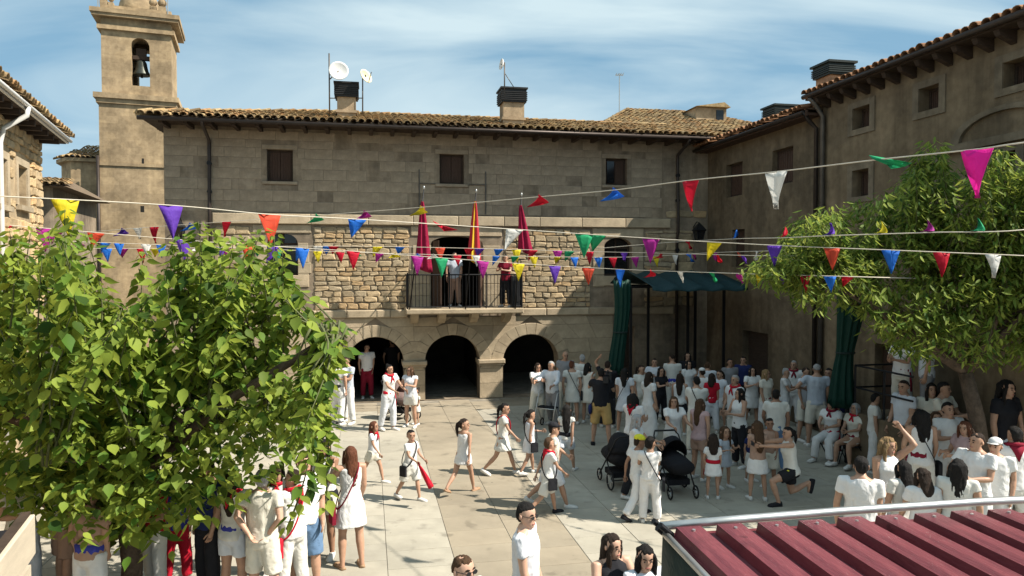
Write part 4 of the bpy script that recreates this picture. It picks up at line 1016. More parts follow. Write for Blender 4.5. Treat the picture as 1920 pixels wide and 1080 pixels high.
# ================================================================ trees
def leaf_mesh(L, W, m, bend=.35, fold=.25, n=4, tip=1.0):
    """a leaf hanging along -z from its stalk, folded on the midrib and curling at the tip"""
    b = MB(); prof = [.0, .82, 1.0, .66, .28, .0] if n == 5 else [.0, .85, 1.0, .55, .0]
    vs_ = []
    for i, w in enumerate(prof):
        t = i / (len(prof) - 1); y = -bend*L*t*t; z = -L*t
        if w == 0: vs_.append((0, y, z))
        else: vs_ += [(-W/2*w, y - fold*W*w*.5, z + .06*L*(w if i == 1 else 0)), (0, y, z), (W/2*w, y - fold*W*w*.5, z + .06*L*(w if i == 1 else 0))]
    k = len(prof) - 2; fs = [(0, 1, 2), (0, 2, 3)]
    for i in range(k - 1):
        a = 1 + 3*i; c = a + 3; fs += [(a, c, c+1, a+1), (a+1, c+1, c+2, a+2)]
    a = 1 + 3*(k-1); e = len(vs_) - 1; fs += [(a, e, a+1), (a+1, e, a+2)]
    return b.add(vs_, fs).mesh('leaf', m, smooth=True)
def leaf_matrix(p, out, s, rng, droop):
    """stalk at p, blade pointing outward and down"""
    o = Vector((out.x, out.y, 0)); o = o.normalized() if o.length > 1e-4 else Vector((1, 0, 0))
    d = (o*math.cos(droop) - Vector((0,0,1))*math.sin(droop)); d = (d + Vector((rng.gauss(0,.25), rng.gauss(0,.25), rng.gauss(0,.2)))).normalized()
    z = -d; y = Vector((0,0,-1)) - z*z.dot(Vector((0,0,-1)))
    y = y.normalized() if y.length > 1e-3 else z.orthogonal().normalized()
    rot = Matrix.Rotation(rng.gauss(0, .45), 3, z); y = rot @ y; x = y.cross(z)
    mx = Matrix((x*s, y*s, z*s)).transposed().to_4x4(); mx.translation = p; return mx

def make_tree(name, label, base, fork, limbs, shoots, leafs, m_leafmesh, n_own, seed, m_leaf, trunk_r, base_r):
    """limbs: list of polylines; shoots: list of (polyline, radius); leafs: matrices"""
    o = thing(name, label, 'tree', base); inv = Matrix.Translation(-Vector(base))
    q = MB(); 
    for pts, r0, r1 in limbs: q.tube([inv @ p for p in pts], [r0 + (r1 - r0)*i/(len(pts)-1) for i in range(len(pts))], 8)
    q.build('trunk', M['bark'], o, smooth=True)
    q = MB()
    for pts, r in shoots: q.tube([inv @ p for p in pts], [r*(1 - .75*i/(len(pts)-1)) for i in range(len(pts))], 5)
    tag(q.build('branches', M['twig'], o, smooth=True), kind='stuff')
    leafs = sorted(leafs, key=lambda mx: (mx.translation - CAM).length / mx.median_scale)
    for mx in leafs[:n_own]: inst('leaf', m_leafmesh, o, inv @ mx)
    rest = MB(); co = [v.co.copy() for v in m_leafmesh.vertices]; fs = [tuple(p.vertices) for p in m_leafmesh.polygons]
    for mx in leafs[n_own:]:
        mm = inv @ mx; rest.add([mm @ c for c in co], fs)
    tag(rest.build('crown', m_leaf, o, smooth=True), kind='stuff')
    return o

def bend_path(a, b_, rng, n=5, sag=.1):
    pts = []
    L = (b_ - a).length; j = Vector((rng.gauss(0,1), rng.gauss(0,1), rng.gauss(0,.4)))*sag*L*.35
    for i in range(n + 1):
        t = i / n; pts.append(a.lerp(b_, t) + j*math.sin(math.pi*t))
    return pts
# the big leaved tree in the foreground
rt = random.Random(17)
tb = on_z(235, 1100); tb = Vector((tb.x, 8.6, 0)); tb.x = (235 - 960)/FPX*8.6
fork = tb + Vector((.1, -.15, 1.55))
limbs = [([tb, tb + Vector((.03, 0, .5)), tb + Vector((.02, -.08, 1.05)), fork], .13, .105)]
TOPS = [(-120, 490), (0, 500), (60, 470), (120, 440), (165, 490), (210, 570), (258, 565), (300, 500), (370, 470), (430, 505), (500, 480), (520, 530), (540, 590), (556, 650), (572, 710), (640, 765)]
def top_y(px):
    for (a, ya), (b_, yb) in zip(TOPS, TOPS[1:]):
        if a <= px <= b_: return ya + (yb - ya)*(px - a)/(b_ - a)
    return 442 if px < 0 else 740
LOWS = [(-120, 960), (0, 930), (90, 960), (200, 1010), (300, 985), (400, 930), (520, 900), (590, 820), (640, 765)]
def low_y(px):
    for (a, ya), (b_, yb) in zip(LOWS, LOWS[1:]):
        if a <= px <= b_: return ya + (yb - ya)*(px - a)/(b_ - a)
    return 900
shoots, leafs = [], []
knobs = []
for k in range(9):
    px = -60 + 660*k/8 + rt.uniform(-25, 25); d = 8.2 + rt.uniform(-1.3, 1.2); yk = low_y(px) - rt.uniform(110, 190)
    kp = at_depth(px, yk, d); kp.z = max(kp.z, 1.35); knobs.append((px, kp))
    mid = fork.lerp(kp, .5) + Vector((0, 0, .12)); limbs.append(([fork, mid, kp], .075, .04))
for s in range(230):
    px, kp = knobs[s % 9]
    pt = min(max(px + rt.gauss(0, 75), -110), 572); d = min(max(kp.y + rt.gauss(0, .65), 6.2), 10.2)
    ty, ly = top_y(pt), low_y(pt)
    f = rt.random()
    yt = ty + (0 if f < .45 else (ly - ty)*rt.uniform(.0, .85)) + rt.uniform(0, 25)
    tip = at_depth(pt, yt, d)
    if tip.z < .9: continue
    a = kp + Vector((rt.gauss(0, .1), rt.gauss(0, .1), rt.uniform(-.05, .15)))
    if (tip - a).length < .4: continue
    path = bend_path(a, tip, rt, 6, .22); shoots.append((path, .014))
    Ls = (tip - a).length; nl = int(Ls * 27)
    for i in range(nl):
        t = rt.uniform(.08, 1.0) if i > 3 else 1.0 - i*.03
        q = min(int(t*6), 5); p = path[q].lerp(path[q+1], t*6 - q); ang = i*2.4 + rt.uniform(-.4, .4)
        out = Vector((math.cos(ang), math.sin(ang), 0)); sz = rt.uniform(.5, 1.3)*(1.0 if t < .9 else .65)
        leafs.append(leaf_matrix(p + out*rt.uniform(.02, .09), out, sz, rt, rt.uniform(.6, 1.42)))
for s in range(460):                                             # low hanging twigs fill the underside
    px = rt.uniform(-110, 570); ty, ly = top_y(px), low_y(px); py = ty + (ly - ty)*rt.uniform(.2, 1.0)**.75; d = rt.uniform(6.9, 9.6)
    c = at_depth(px, py, d)
    if 190 < px < 265 and 470 < py < 560: continue
    for i in range(5):
        out = Vector((rt.gauss(0,1), rt.gauss(0,1), 0)); leafs.append(leaf_matrix(c + Vector((rt.gauss(0,.12), rt.gauss(0,.12), rt.gauss(0,.12))), out, rt.uniform(.6, 1.1), rt, rt.uniform(.6, 1.42)))
for (px, py, d) in ((122, 392, 7.6), (140, 415, 8.2), (92, 432, 7.2), (335, 440, 8.0), (310, 455, 7.8), (160, 440, 7.5), (420, 450, 8.2), (465, 442, 8.3), (35, 455, 7.9), (530, 470, 7.7), (372, 415, 7.7), (400, 430, 8.4), (492, 428, 8.0), (515, 440, 8.5), (18, 432, 7.4), (-20, 440, 8.0), (268, 470, 8.3), (440, 440, 7.6), (60, 425, 8.2), (535, 520, 8.1), (556, 575, 7.8), (600, 735, 7.6), (585, 790, 7.4), (620, 760, 7.7)):
    tip = at_depth(px, py, d); a = tip + Vector((rt.gauss(0, .15), rt.gauss(0, .12), -1.1)); path = bend_path(a, tip, rt, 6, .15); shoots.append((path, .012))
    for i in range(42):
        t = 1 - (i/42)**1.3; q = min(int(t*6), 5); p = path[q].lerp(path[q+1], t*6 - q); ang = i*2.4; out = Vector((math.cos(ang), math.sin(ang), 0))
        leafs.append(leaf_matrix(p + out*.04, out, rt.uniform(.75, 1.2)*(.6 if t > .93 else 1), rt, rt.uniform(.3, 1.2)))
for s in range(270):                                             # heavy low boughs round the trunk
    px = rt.gauss(190, 110); py = rt.uniform(820, low_y(min(max(px, -100), 600)) + 5); c = at_depth(px, py, rt.uniform(7.4, 9.0))
    for i in range(6):
        out = Vector((rt.gauss(0,1), rt.gauss(0,1), 0)); leafs.append(leaf_matrix(c + Vector((rt.gauss(0,.1), rt.gauss(0,.1), rt.gauss(0,.1))), out, rt.uniform(.7, 1.15), rt, rt.uniform(.6, 1.42)))
LEAF = leaf_mesh(.165, .102, M['leaf'], .3, .3, 5)
make_tree('mulberry_tree', 'big leaved green tree in the foreground over the people by the wooden stall', tb, fork, limbs, shoots, leafs, LEAF, 290, 1, M['leaf'], .13, .1)

# the slender leaved tree before the tall house
rt = random.Random(23)
def wall_d(px):
    r = ray(px, 500); q = RW.o - RW.y*.4 - CAM; return q.dot(RW.y)/r.dot(RW.y)*r.y
tb = Vector(((1850 - 960)/FPX*11.6, 11.6, 0)); fork = tb + Vector((-.25, .1, 2.35))
limbs = [([tb, tb + Vector((.0, 0, .8)), tb + Vector((-.08, .05, 1.6)), fork], .15, .11)]
shoots, leafs = [], []
TOP2 = [(1400, 490), (1450, 470), (1490, 410), (1550, 385), (1640, 370), (1700, 330), (1742, 240), (1775, 300), (1830, 330), (1870, 268), (1905, 300), (1990, 330), (2080, 400)]
LOW2 = [(1400, 510), (1460, 545), (1520, 575), (1600, 580), (1680, 650), (1760, 675), (1850, 670), (1950, 660), (2080, 600)]
def interp(T, v):
    for (a, ya), (b_, yb) in zip(T, T[1:]):
        if a <= v <= b_: return ya + (yb - ya)*(v - a)/(b_ - a)
    return T[0][1] if v < T[0][0] else T[-1][1]
hubs = []
for k in range(10):
    px = 1460 + 560*k/9 + rt.uniform(-20, 20); d = min(12.0 + rt.uniform(-.9, .8), wall_d(px) - .5); lo_, hi_ = interp(LOW2, px), interp(TOP2, px)
    hp = at_depth(px, lo_ - (lo_ - hi_)*rt.uniform(.25, .5), d); hubs.append((px, hp))
    limbs.append((bend_path(fork, hp, rt, 4, .15), .07, .022))
for s in range(260):
    px, hp = hubs[s % 10]; pt = min(max(px + rt.gauss(0, 55), 1400), 2070); d = min(max(hp.y + rt.gauss(0, .6), 10.8), 13.2, wall_d(pt) - .2)
    hi_, lo_ = interp(TOP2, pt), interp(LOW2, pt); f = rt.random()
    yt = hi_ + (lo_ - hi_)*(0 if f < .4 else rt.uniform(0, 1)) + rt.uniform(0, 14); tip = at_depth(pt, yt, d)
    a = hp + Vector((rt.gauss(0, .12), rt.gauss(0, .12), rt.gauss(0, .08)))
    path = bend_path(a, tip, rt, 5, .2); shoots.append((path, .010)); Ls = (tip - a).length
    for i in range(int(Ls*56) + 12):
        t = rt.uniform(.05, 1.0); q = min(int(t*5), 4); p = path[q].lerp(path[q+1], t*5 - q); ang = rt.uniform(0, 6.28); out = Vector((math.cos(ang), math.sin(ang), 0))
        leafs.append(leaf_matrix(p + out*rt.uniform(.01, .14) + Vector((0,0,rt.gauss(0,.05))), out, rt.uniform(.65, 1.2), rt, rt.uniform(.5, 1.4)))
for s in range(180):
    px = rt.uniform(1470, 2060); hi_, lo_ = interp(TOP2, px), interp(LOW2, px); py = hi_ + (lo_ - hi_)*rt.uniform(.3, 1.0); c = at_depth(px, py, min(rt.uniform(11.0, 13.0), wall_d(px) - .3))
    for i in range(26):
        out = Vector((rt.gauss(0,1), rt.gauss(0,1), 0)); leafs.append(leaf_matrix(c + Vector((rt.gauss(0,.11), rt.gauss(0,.11), rt.gauss(0,.09))), out, rt.uniform(.65, 1.2), rt, rt.uniform(.5, 1.4)))
for s in range(130):
    px = rt.uniform(1640, 2040); hi_, lo_ = interp(TOP2, px), interp(LOW2, px); py = hi_ + (lo_ - hi_)*rt.uniform(.6, 1.0); c = at_depth(px, py, min(rt.uniform(10.7, 12.6), wall_d(px) - .3))
    for i in range(26):
        out = Vector((rt.gauss(0,1), rt.gauss(0,1), 0)); leafs.append(leaf_matrix(c + Vector((rt.gauss(0,.11), rt.gauss(0,.11), rt.gauss(0,.09))), out, rt.uniform(.65, 1.2), rt, rt.uniform(.5, 1.4)))
LEAF2 = leaf_mesh(.155, .040, M['leaf2'], .3, .3, 4)
make_tree('slender_leaf_tree', 'tree with drooping slender leaves in front of the tall house', tb, fork, limbs, shoots, leafs, LEAF2, 150, 2, M['leaf2'], .15, .1)
print('leaves', len(leafs))

# ================================================================ bunting
FC = dict(y=(.75, .62, .03), v=(.16, .06, .48), o=(.75, .10, .05), b=(.03, .20, .72), r=(.60, .015, .04), w=(.80, .79, .75), g=(.03, .40, .17), m=(.45, .03, .30), p=(.85, .03, .42))
FM = {k: cloth_mat('pennant_' + k, c, .35, .6) for k, c in FC.items()}
def pennant(w, l, mode, rng, m):
    """triangle hanging from the cord (x along it); mode bends it with the wind"""
    n = 6; fr_, bk = [], []; ph_ = rng.uniform(0, 6.28)
    for i in range(n + 1):
        t = i / n; hw_ = w/2*(1 - t) + .002
        if mode == 'd': c = Vector((.03*t, -.02*math.sin(3*t), -l*t))
        elif mode == 'l': c = Vector((-l*.85*t, .05*math.sin(4*t), -l*.30*t - .03))
        elif mode == 'rr': c = Vector((l*.8*t, .05*math.sin(4*t), -l*.12*t - .02))
        elif mode == 'u': c = Vector((.04*math.sin(3*t), .06*t, l*.55*t*t + .02))
        elif mode == 's': c = Vector((-.05*t, .10*t, -l*.62*t))
        else: c = Vector((-l*.34*t, .06*t, -l*.84*t))
        cur = .09*math.sin(3.5*t + ph_)
        side = Vector((1, 0, 0)) if mode not in ('l', 'rr') else Vector((.72, .1, -.5))
        fr_.append([c - side*hw_, c - side*hw_*.4 + Vector((0, cur*.6, 0)), c + side*hw_*.4 + Vector((0, -cur*.4, 0)), c + side*hw_])
    q = MB(); q.rings(fr_, False, closed=False)
    return q.mesh('pennant', m, smooth=True)
def bunting(label, ctrl, flags, w=.30, l=.43, seed=1, shrink=None):
    rng = random.Random(seed)
    P = [c if isinstance(c, Vector) else at_depth(*c) for c in ctrl]; pts = []
    for i in range(len(P) - 1):
        for k in range(8):
            t = k / 8
            p0, p1, p2, p3 = P[max(i-1, 0)], P[i], P[i+1], P[min(i+2, len(P)-1)]
            pts.append(.5*((2*p1) + (p2 - p0)*t + (2*p0 - 5*p1 + 4*p2 - p3)*t*t + (3*p1 - p0 - 3*p2 + p3)*t**3))
    pts.append(P[-1]); o = thing('bunting_line', label, 'bunting', pts[0], group='bunting strung over the square'); inv = -pts[0]
    MB().tube([p + inv for p in pts], .0075, 6).build('cord', M['rope'], o, smooth=True)
    def pxof(p): return 960 + (p.x / (p.y*math.cos(PITCH) - (p.z - CAMZ)*math.sin(PITCH)))*FPX
    for (px, col, mode) in flags:
        for a, c in zip(pts, pts[1:]):
            xa, xc = pxof(a), pxof(c)
            if min(xa, xc) <= px <= max(xa, xc):
                p = a.lerp(c, (px - xa)/(xc - xa)); d = (c - a).normalized(); yv = Vector((0,0,1)).cross(d).normalized(); zv = d.cross(yv)
                mx = Matrix((d, yv, zv)).transposed().to_4x4(); mx.translation = p + inv - zv*.004
                k_ = 1.0 if px < 1200 or not shrink else max(shrink, 1.0 - (px - 1200)/200*(1 - shrink))
                f = link('pennant', pennant(w*k_*rng.uniform(.95, 1.05), l*k_*rng.uniform(.95, 1.05), mode, rng, FM[col]), o); f.matrix_basis = mx
                f.modifiers.new('thick', 'SOLIDIFY').thickness = .003
                break
BPOLE = Vector((7.2, 5.7, 5.45))
bpo = thing('bunting_pole', 'slim wooden pole carrying the end of a bunting cord', 'pole', (7.2, 5.72, 0)); MB().tube([(0, 0, 0), (0, 0, 5.6)], [.05, .035], 8).build('shaft', M['bark'], bpo, smooth=True); MB().ball((0, 0, 5.62), .05, 8, 6).build('knob', M['iron'], bpo)
bunting('bunting cord with a big yellow and a violet pennant over the mulberry tree', [LH.w(-9.2, .02, 4.86), (0, 368, 8.2), (320, 385, 9.3), (505, 402, 10.0), (670, 411, 10.8), (965, 430, 12.2), (1220, 447, 12.2), (1452, 460, 11.2), (1670, 469, 10.5), (1935, 480, 10.3), RW.w(12.7, .02, 4.2)],
        [(122, 'y', 'd'), (320, 'v', 'd'), (505, 'o', 'd'), (670, 'b', 's'), (822, 'r', 'rr'), (965, 'w', 'x'), (1095, 'g', 'd'), (1120, 'g', 's'), (1220, 'm', 'd'), (1340, 'y', 'x'), (1452, 'v', 'd'), (1560, 'o', 'd'), (1670, 'b', 'd'), (1765, 'r', 'd'), (1862, 'w', 'd')], seed=1, shrink=.78)
bunting('bunting cord rising to the tall house with a large pink pennant', [(-30, 452, 21.0), (230, 430, 19.5), (420, 416, 18.3), (590, 404, 17.0), (775, 390, 15.2), (1000, 370, 12.8), (1145, 357, 11.4), (1295, 338, 10.0), (1455, 322, 8.8), (1640, 300, 7.7), (1830, 280, 6.8), (1960, 262, 6.3), BPOLE],
        [(235, 'v', 'l'), (258, 'w', 's'), (289, 'r', 'd'), (362, 'b', 'l'), (425, 'r', 'x'), (600, 'g', 'l'), (690, 'm', 'l'), (795, 'y', 'l'), (1020, 'r', 'l'), (1160, 'b', 'l'), (1295, 'r', 'd'), (1455, 'w', 'd'), (1650, 'g', 'rr'), (1832, 'p', 'd')], w=.31, l=.44, seed=2)
bunting('bunting cord running from the stone house past the balcony to the canopy', [(-60, 416, 13.0), (85, 428, 13.8), (310, 447, 14.8), (465, 459, 15.4), (660, 471, 16.2), (972, 494, 17.6), (1163, 505, 17.6), (1300, 510, 14.5), (1422, 514, 11.8), (1605, 519, 10.7), (1720, 522, 11.5)],
        [(5, 'r', 's'), (85, 'm', 'd'), (105, 'm', 's'), (180, 'o', 's'), (345, 'v', 'd'), (465, 'o', 'd'), (515, 'v', 'x'), (567, 'b', 'd'), (662, 'r', 'd'), (782, 'm', 'd'), (828, 'g', 'd'), (905, 'm', 'd'), (972, 'y', 'd'), (1040, 'v', 'd'), (1103, 'o', 'd'), (1163, 'b', 'd'), (1225, 'r', 'l'), (1275, 'w', 's'), (1335, 'g', 's'), (1385, 'm', 's'), (1424, 'y', 'x'), (1467, 'v', 's'), (1510, 'r', 'd'), (1556, 'b', 'd'), (1590, 'r', 's')], w=.31, l=.44, seed=3, shrink=.55)
bunting('far bunting cord of small mixed pennants drawn before the rubble wall', [(-20, 464, 18.0), (270, 466, 18.6), (520, 462, 19.2), (700, 462, 19.6), (900, 466, 20.0), (1120, 472, 20.0), (1250, 475, 17.6), (1400, 479, 12.5), (1500, 480, 11.9)],
        [(40, 'r', 's'), (200, 'b', 'd'), (230, 'm', 's'), (266, 'r', 'd'), (292, 'y', 's'), (425, 'm', 'x'), (597, 'w', 's'), (614, 'b', 's'), (626, 'r', 's'), (708, 'y', 'x'), (750, 'b', 's'), (825, 'o', 'd'), (880, 'r', 's'), (899, 'v', 's'), (935, 'b', 's'), (968, 'y', 'd'), (1000, 'r', 'x'), (1045, 'm', 'd'), (1068, 'g', 'x'), (1105, 'r', 'd'), (1170, 'v', 's'), (1240, 'r', 'l'), (1292, 'b', 's'), (1345, 'r', 's'), (1392, 'v', 's')], w=.27, l=.36, seed=4, shrink=.6)
bunting('bunting cord with pennants blown upward before the slender tree', [(1120, 466, 20.2), (1250, 455, 18.8), (1375, 448, 14.8), (1465, 446, 11.5), (1553, 442, 10.6), (1738, 436, 9.8), (1940, 428, 9.4), RW.w(13.0, .02, 5.0)],
        [(1290, 'r', 's'), (1375, 'b', 'u'), (1465, 'r', 'u'), (1553, 'v', 'u'), (1650, 'y', 'u'), (1738, 'm', 'u'), (1832, 'g', 'u')], w=.16, l=.3, seed=5)

rf_ = random.Random(12)
bunting('far bunting cord of dense small pennants level with the balcony door', [(-20, 448, 17.0), (250, 457, 17.8), (520, 468, 18.6), (760, 476, 19.2), (1000, 481, 19.8), (1180, 482, 20.0), (1330, 474, 18.0), (1460, 470, 12.8), (1560, 468, 12.0)],
        [(px + rf_.uniform(-7, 7), rf_.choice('yvobrwgmrbwy'), rf_.choice('dddsxl')) for px in range(45, 1430, 37)], w=.23, l=.31, seed=6, shrink=.6)
# ================================================================ people
SK = {k: mat('skin_' + k, c, .5, .12, 14, spec=.4) for k, c in dict(l=(.56, .34, .24), m=(.46, .265, .175), d=(.32, .17, .105)).items()}
HR = {k: mat('hair_' + k, c, .7, .5, 40, .8, 60, stretch=(3, 3, .6), spec=.25) for k, c in dict(k=(.012, .010, .009), d=(.03, .018, .012), b=(.085, .045, .022), f=(.28, .18, .085), g=(.42, .41, .40), r=(.14, .05, .025)).items()}
CL = {k: cloth_mat('cloth_' + k, c) for k, c in dict(w=(.76, .75, .73), w2=(.72, .70, .64), w3=(.68, .70, .74), w4=(.80, .78, .76), c=(.72, .68, .58), s=(.50, .55, .62), r=(.50, .012, .03), m=(.22, .012, .03), k=(.018, .018, .022), n=(.02, .03, .11), t=(.52, .34, .13), j=(.13, .22, .36), g=(.25, .25, .26), p=(.52, .36, .36), u=(.05, .06, .35), y=(.75, .72, .05), z=(.42, .27, .20)).items()}
M['eye'] = mat('eye_dark', (.02, .014, .012), .3, .1, 5); M['lip'] = mat('lips', (.38, .13, .11), .5, .1, 9)
M['brow'] = mat('eyebrow', (.035, .022, .015), .8, .1, 9)
M['sole'] = mat('shoe_white', (.66, .64, .60), .7, .1, 9); M['sandal'] = mat('sandal_tan', (.35, .22, .13), .7, .1, 9)

JOBS = []                                                        # meshes to fuse: one continuous skin or garment each
class Job:
    def __init__(s, name, mats, parent, voxel, tubes, extra=None, wrinkle=0.0, seed=0):
        s.name, s.mats, s.parent, s.voxel, s.tubes, s.extra, s.wrinkle, s.seed = name, mats, parent, voxel, tubes, extra, wrinkle, seed; JOBS.append(s)

def ell(c, a, b_, ax, ay, n=14):
    return [c + ax*a*math.cos(2*math.pi*k/n) + ay*b_*math.sin(2*math.pi*k/n) for k in range(n)]

POSES = {
 # leg: (flex, abduct, knee)  arm: (flex, abduct, elbow, inward)
 'stand': dict(l=((2, 4, 3), (-2, 4, 2)), a=((4, 8, 14, .1), (0, 8, 10, .1))),
 'stand2': dict(l=((8, 6, 10), (-3, 4, 0)), a=((10, 10, 35, .3), (-4, 9, 12, .1))),
 'cross': dict(l=((2, 5, 2), (-2, 5, 3)), a=((28, 10, 82, 1.0), (24, 10, 86, 1.0))),
 'hold': dict(l=((3, 4, 4), (-2, 4, 2)), a=((26, 6, 78, .5), (22, 7, 84, .5))),
 'phone': dict(l=((3, 4, 4), (-3, 4, 3)), a=((30, 6, 95, .35), (0, 8, 14, .1))),
 'walk': dict(l=((24, 2, 8), (-20, 2, 22)), a=((-24, 7, 14, .0), (24, 7, 26, .1)), lean=4),
 'walk2': dict(l=((-22, 2, 24), (22, 2, 6)), a=((22, 7, 28, .1), (-26, 7, 12, .0)), lean=4),
 'stroll': dict(l=((14, 2, 5), (-13, 2, 12)), a=((26, 6, 70, .5), (-14, 8, 16, .1)), lean=2),
 'behind': dict(l=((2, 5, 2), (-1, 5, 2)), a=((-26, 10, 24, .9), (-26, 10, 26, .9))),
 'push': dict(l=((6, 3, 5), (-8, 3, 8)), a=((38, 6, 42, .15), (38, 6, 42, .15)), lean=5),
 'carry': dict(l=((18, 2, 6), (-16, 2, 14)), a=((20, 6, 55, .2), (34, 14, 36, -.1)), lean=2),
 'camera': dict(l=((4, 9, 3), (-3, 9, 3)), a=((52, 22, 100, .3), (30, 12, 92, .5))),
 'raise': dict(l=((3, 4, 3), (-2, 4, 3)), a=((150, 30, 70, .5), (10, 8, 30, .2))),
 'out': dict(l=((3, 4, 3), (-2, 4, 3)), a=((80, 4, 6, .15), (76, 4, 10, .2)), lean=3),
 'bend': dict(l=((12, 5, 14), (6, 5, 18)), a=((60, 8, 22, .2), (55, 8, 26, .2)), lean=34),
 'sit': dict(l=((84, 7, 84), (82, 7, 80)), a=((30, 7, 50, .5), (26, 8, 56, .5)), sit=.47),
 'kneel': dict(l=((70, 4, 88), (-6, 4, 112)), a=((84, 2, 8, .12), (78, 2, 14, .16)), lean=6, knee=True),
 'squat': dict(l=((100, 8, 125), (96, 8, 120)), a=((50, 6, 40, .4), (48, 6, 44, .4)), lean=22),
 'hips': dict(l=((3, 6, 2), (-3, 6, 3)), a=((-14, 40, 92, 1.1), (4, 8, 14, .1))),
}
def hang(sx, flex, abd):
    f, a = R(flex), R(abd); return Vector((sx*math.sin(a), -math.sin(f)*math.cos(a), -math.cos(f)*math.cos(a)))

def person(label, px, head, h=None, feet=None, rot=0, pose='stand', top='w', bottom='shorts', bcol='w', hair='short', hcol='d', skin='m', build='f', loc=None, z0=0.0,
           scarf=None, sash=None, bag=None, cap=None, glasses=False, shoes='sole', strap=None, d=None, head_yaw=0, head_pitch=0, lod=None, group=None, sleeve=.55, hem=None, over=None):
    if loc is None:
        if d is not None: h = h or CAMZ - z0 - ((head - 500)*d/FPX)
        elif feet is not None:
            d = (CAMZ - z0)*FPX/(feet - 500)
            if h is None: h = (CAMZ - z0) - (head - 500)*d/FPX
        else: d = (CAMZ - z0 - h)*FPX/(head - 500)
        loc = Vector(((px - 960)/FPX*d, d, z0))
    else: d = loc.y
    child = h < 1.48
    wr = random.Random(int(px*13 + 5))
    if top == 'w': top = wr.choice(('w', 'w', 'w2', 'w3', 'w4'))
    if bcol == 'w': bcol = wr.choice(('w', 'w2', 'w3', 'w4', 'c'))
    P_j = wr
    root = thing('person', label, 'person', loc, R(rot), group=group or 'people gathered in the square')
    rng = random.Random(int(px*7 + (head or 0)))
    vox = lod or (.013 if d < 8 else .016 if d < 11.5 else .022 if d < 15.5 else .028)
    P = dict(POSES[pose]); jit = lambda t, a: tuple(v + wr.uniform(-a, a)*(1 if i < 3 else .006) for i, v in enumerate(t))
    P['l'] = tuple((q[0] + wr.uniform(-3, 3), q[1] + wr.uniform(-1.5, 2.5), q[2] + wr.uniform(0, 5)) for q in P['l']) if not P.get('sit') and not P.get('knee') else P['l']
    P['a'] = tuple(jit(q, 9) for q in P['a']); head_yaw += wr.uniform(-28, 28); head_pitch += wr.uniform(-4, 10)
    hd = h * (.132 if h > 1.55 else .145 if h > 1.4 else .158 if h > 1.15 else .19)
    f = h; fem = build == 'f' and not child
    sit = P.get('sit')
    zp = .515*f                                                   # hip joint height while standing straight
    lean = R(P.get('lean', 0)); 
    def T(v):                                                     # torso lean about the hips
        v = Vector(v); q = v - Vector((0, 0, zp)); c, s = math.cos(lean), math.sin(lean)
        return Vector((v.x, q.y*c - q.z*s, zp + q.z*c + q.y*s))
    neck_z = h - hd - .012*f
    shz = neck_z - .035*f
    sw = f * (.102 if fem else .094 if child else .112); hwid = f * .052
    th, sh_, fl = .245*f, .235*f, .145*f
    hips = [Vector((s*hwid, 0, zp)) for s in (1, -1)]; legs = []
    for i, s in enumerate((1, -1)):
        fx, ab, kn = P['l'][i]; k = hips[i] + hang(s, fx, ab)*th; a = k + hang(s, fx - kn, ab*.6)*sh_; legs.append([hips[i], k, a])
    low = min(l[2].z for l in legs)
    if P.get('knee'): low = min(low, legs[1][1].z - .02*f)
    drop = low - .042*f                                           # bring the lower foot to the floor
    if sit: drop = zp - (.47 + .055) if h > 1.3 else zp - .42
    sh3 = Vector((0, 0, -drop))
    arms = []; ul, fo_, ha = .165*f, .148*f, .098*f
    for i, s in enumerate((1, -1)):
        fx, ab, el, inw = P['a'][i]; S = T((s*sw, 0, shz)); e = S + hang(s, fx, ab)*ul
        dv = hang(s, fx + el, ab*.3); dv = (dv + Vector((-s*inw, 0, 0))).normalized(); w = e + dv*fo_; arms.append([S, e, w, dv])
    X, Y = Vector((1,0,0)), Vector((0,1,0)); Yl = Vector((0, math.cos(lean), math.sin(lean)))
    if fem: TR = [(.455,.07,.06,0),(.49,.096,.070,.004),(.53,.100,.068,.006),(.57,.088,.058,.0),(.625,.072,.050,-.002),(.68,.078,.056,-.006),(.725,.086,.068,-.014),(.765,.084,.058,-.004),(.795,.088,.046,.004)]
    elif child: TR = [(.455,.07,.055,0),(.50,.084,.062,0),(.55,.082,.06,-.002),(.61,.076,.057,-.004),(.67,.078,.056,-.002),(.73,.082,.054,0),(.775,.084,.045,.003)]
    else: TR = [(.455,.075,.06,0),(.50,.094,.066,.002),(.55,.094,.066,-.002),(.61,.088,.062,-.004),(.67,.092,.064,-.004),(.73,.102,.066,-.004),(.775,.104,.060,0),(.80,.10,.048,.004)]
    ztop = TR[-1][0]; remap = lambda z: zp + (z - .515)*(shz - zp)/( (ztop+.005) - .515)/f*f if z > .515 else z*f
    def trunk(mg=0.0, z_lo=.455, z_hi=1.0, box=0.0, flare=0.0):
        rr = []
        wmax = max(t[1] for t in TR[1:])
        for (z, a, b_, yo) in TR:
            if z < z_lo - 1e-6 or z > z_hi: continue
            aa = a + (wmax*.93 - a)*box if a < wmax*.93 else a
            rr.append(ell(T((0, yo*f, remap(z))) + sh3, aa*f + mg + flare*max(0, .6 - z), b_*f + mg + flare*max(0, .6 - z), X, Yl))
        return rr
    S3 = lambda v: v + sh3
    body = MB(); tr_ = trunk()
    nb = T((0, .004*f, shz + .022*f)); tr_.append(ell(S3(nb), sw*.62, .042*f, X, Yl))
    nt = T((0, -.002*f, neck_z + .02*f)); tr_.append(ell(S3(T((0, .004*f, shz + .04*f))), .036*f, .036*f, X, Yl)); tr_.append(ell(S3(nt), .031*f if not fem else .028*f, .033*f, X, Yl))
    body.rings(tr_)
    k = 1.0 if not child else .92
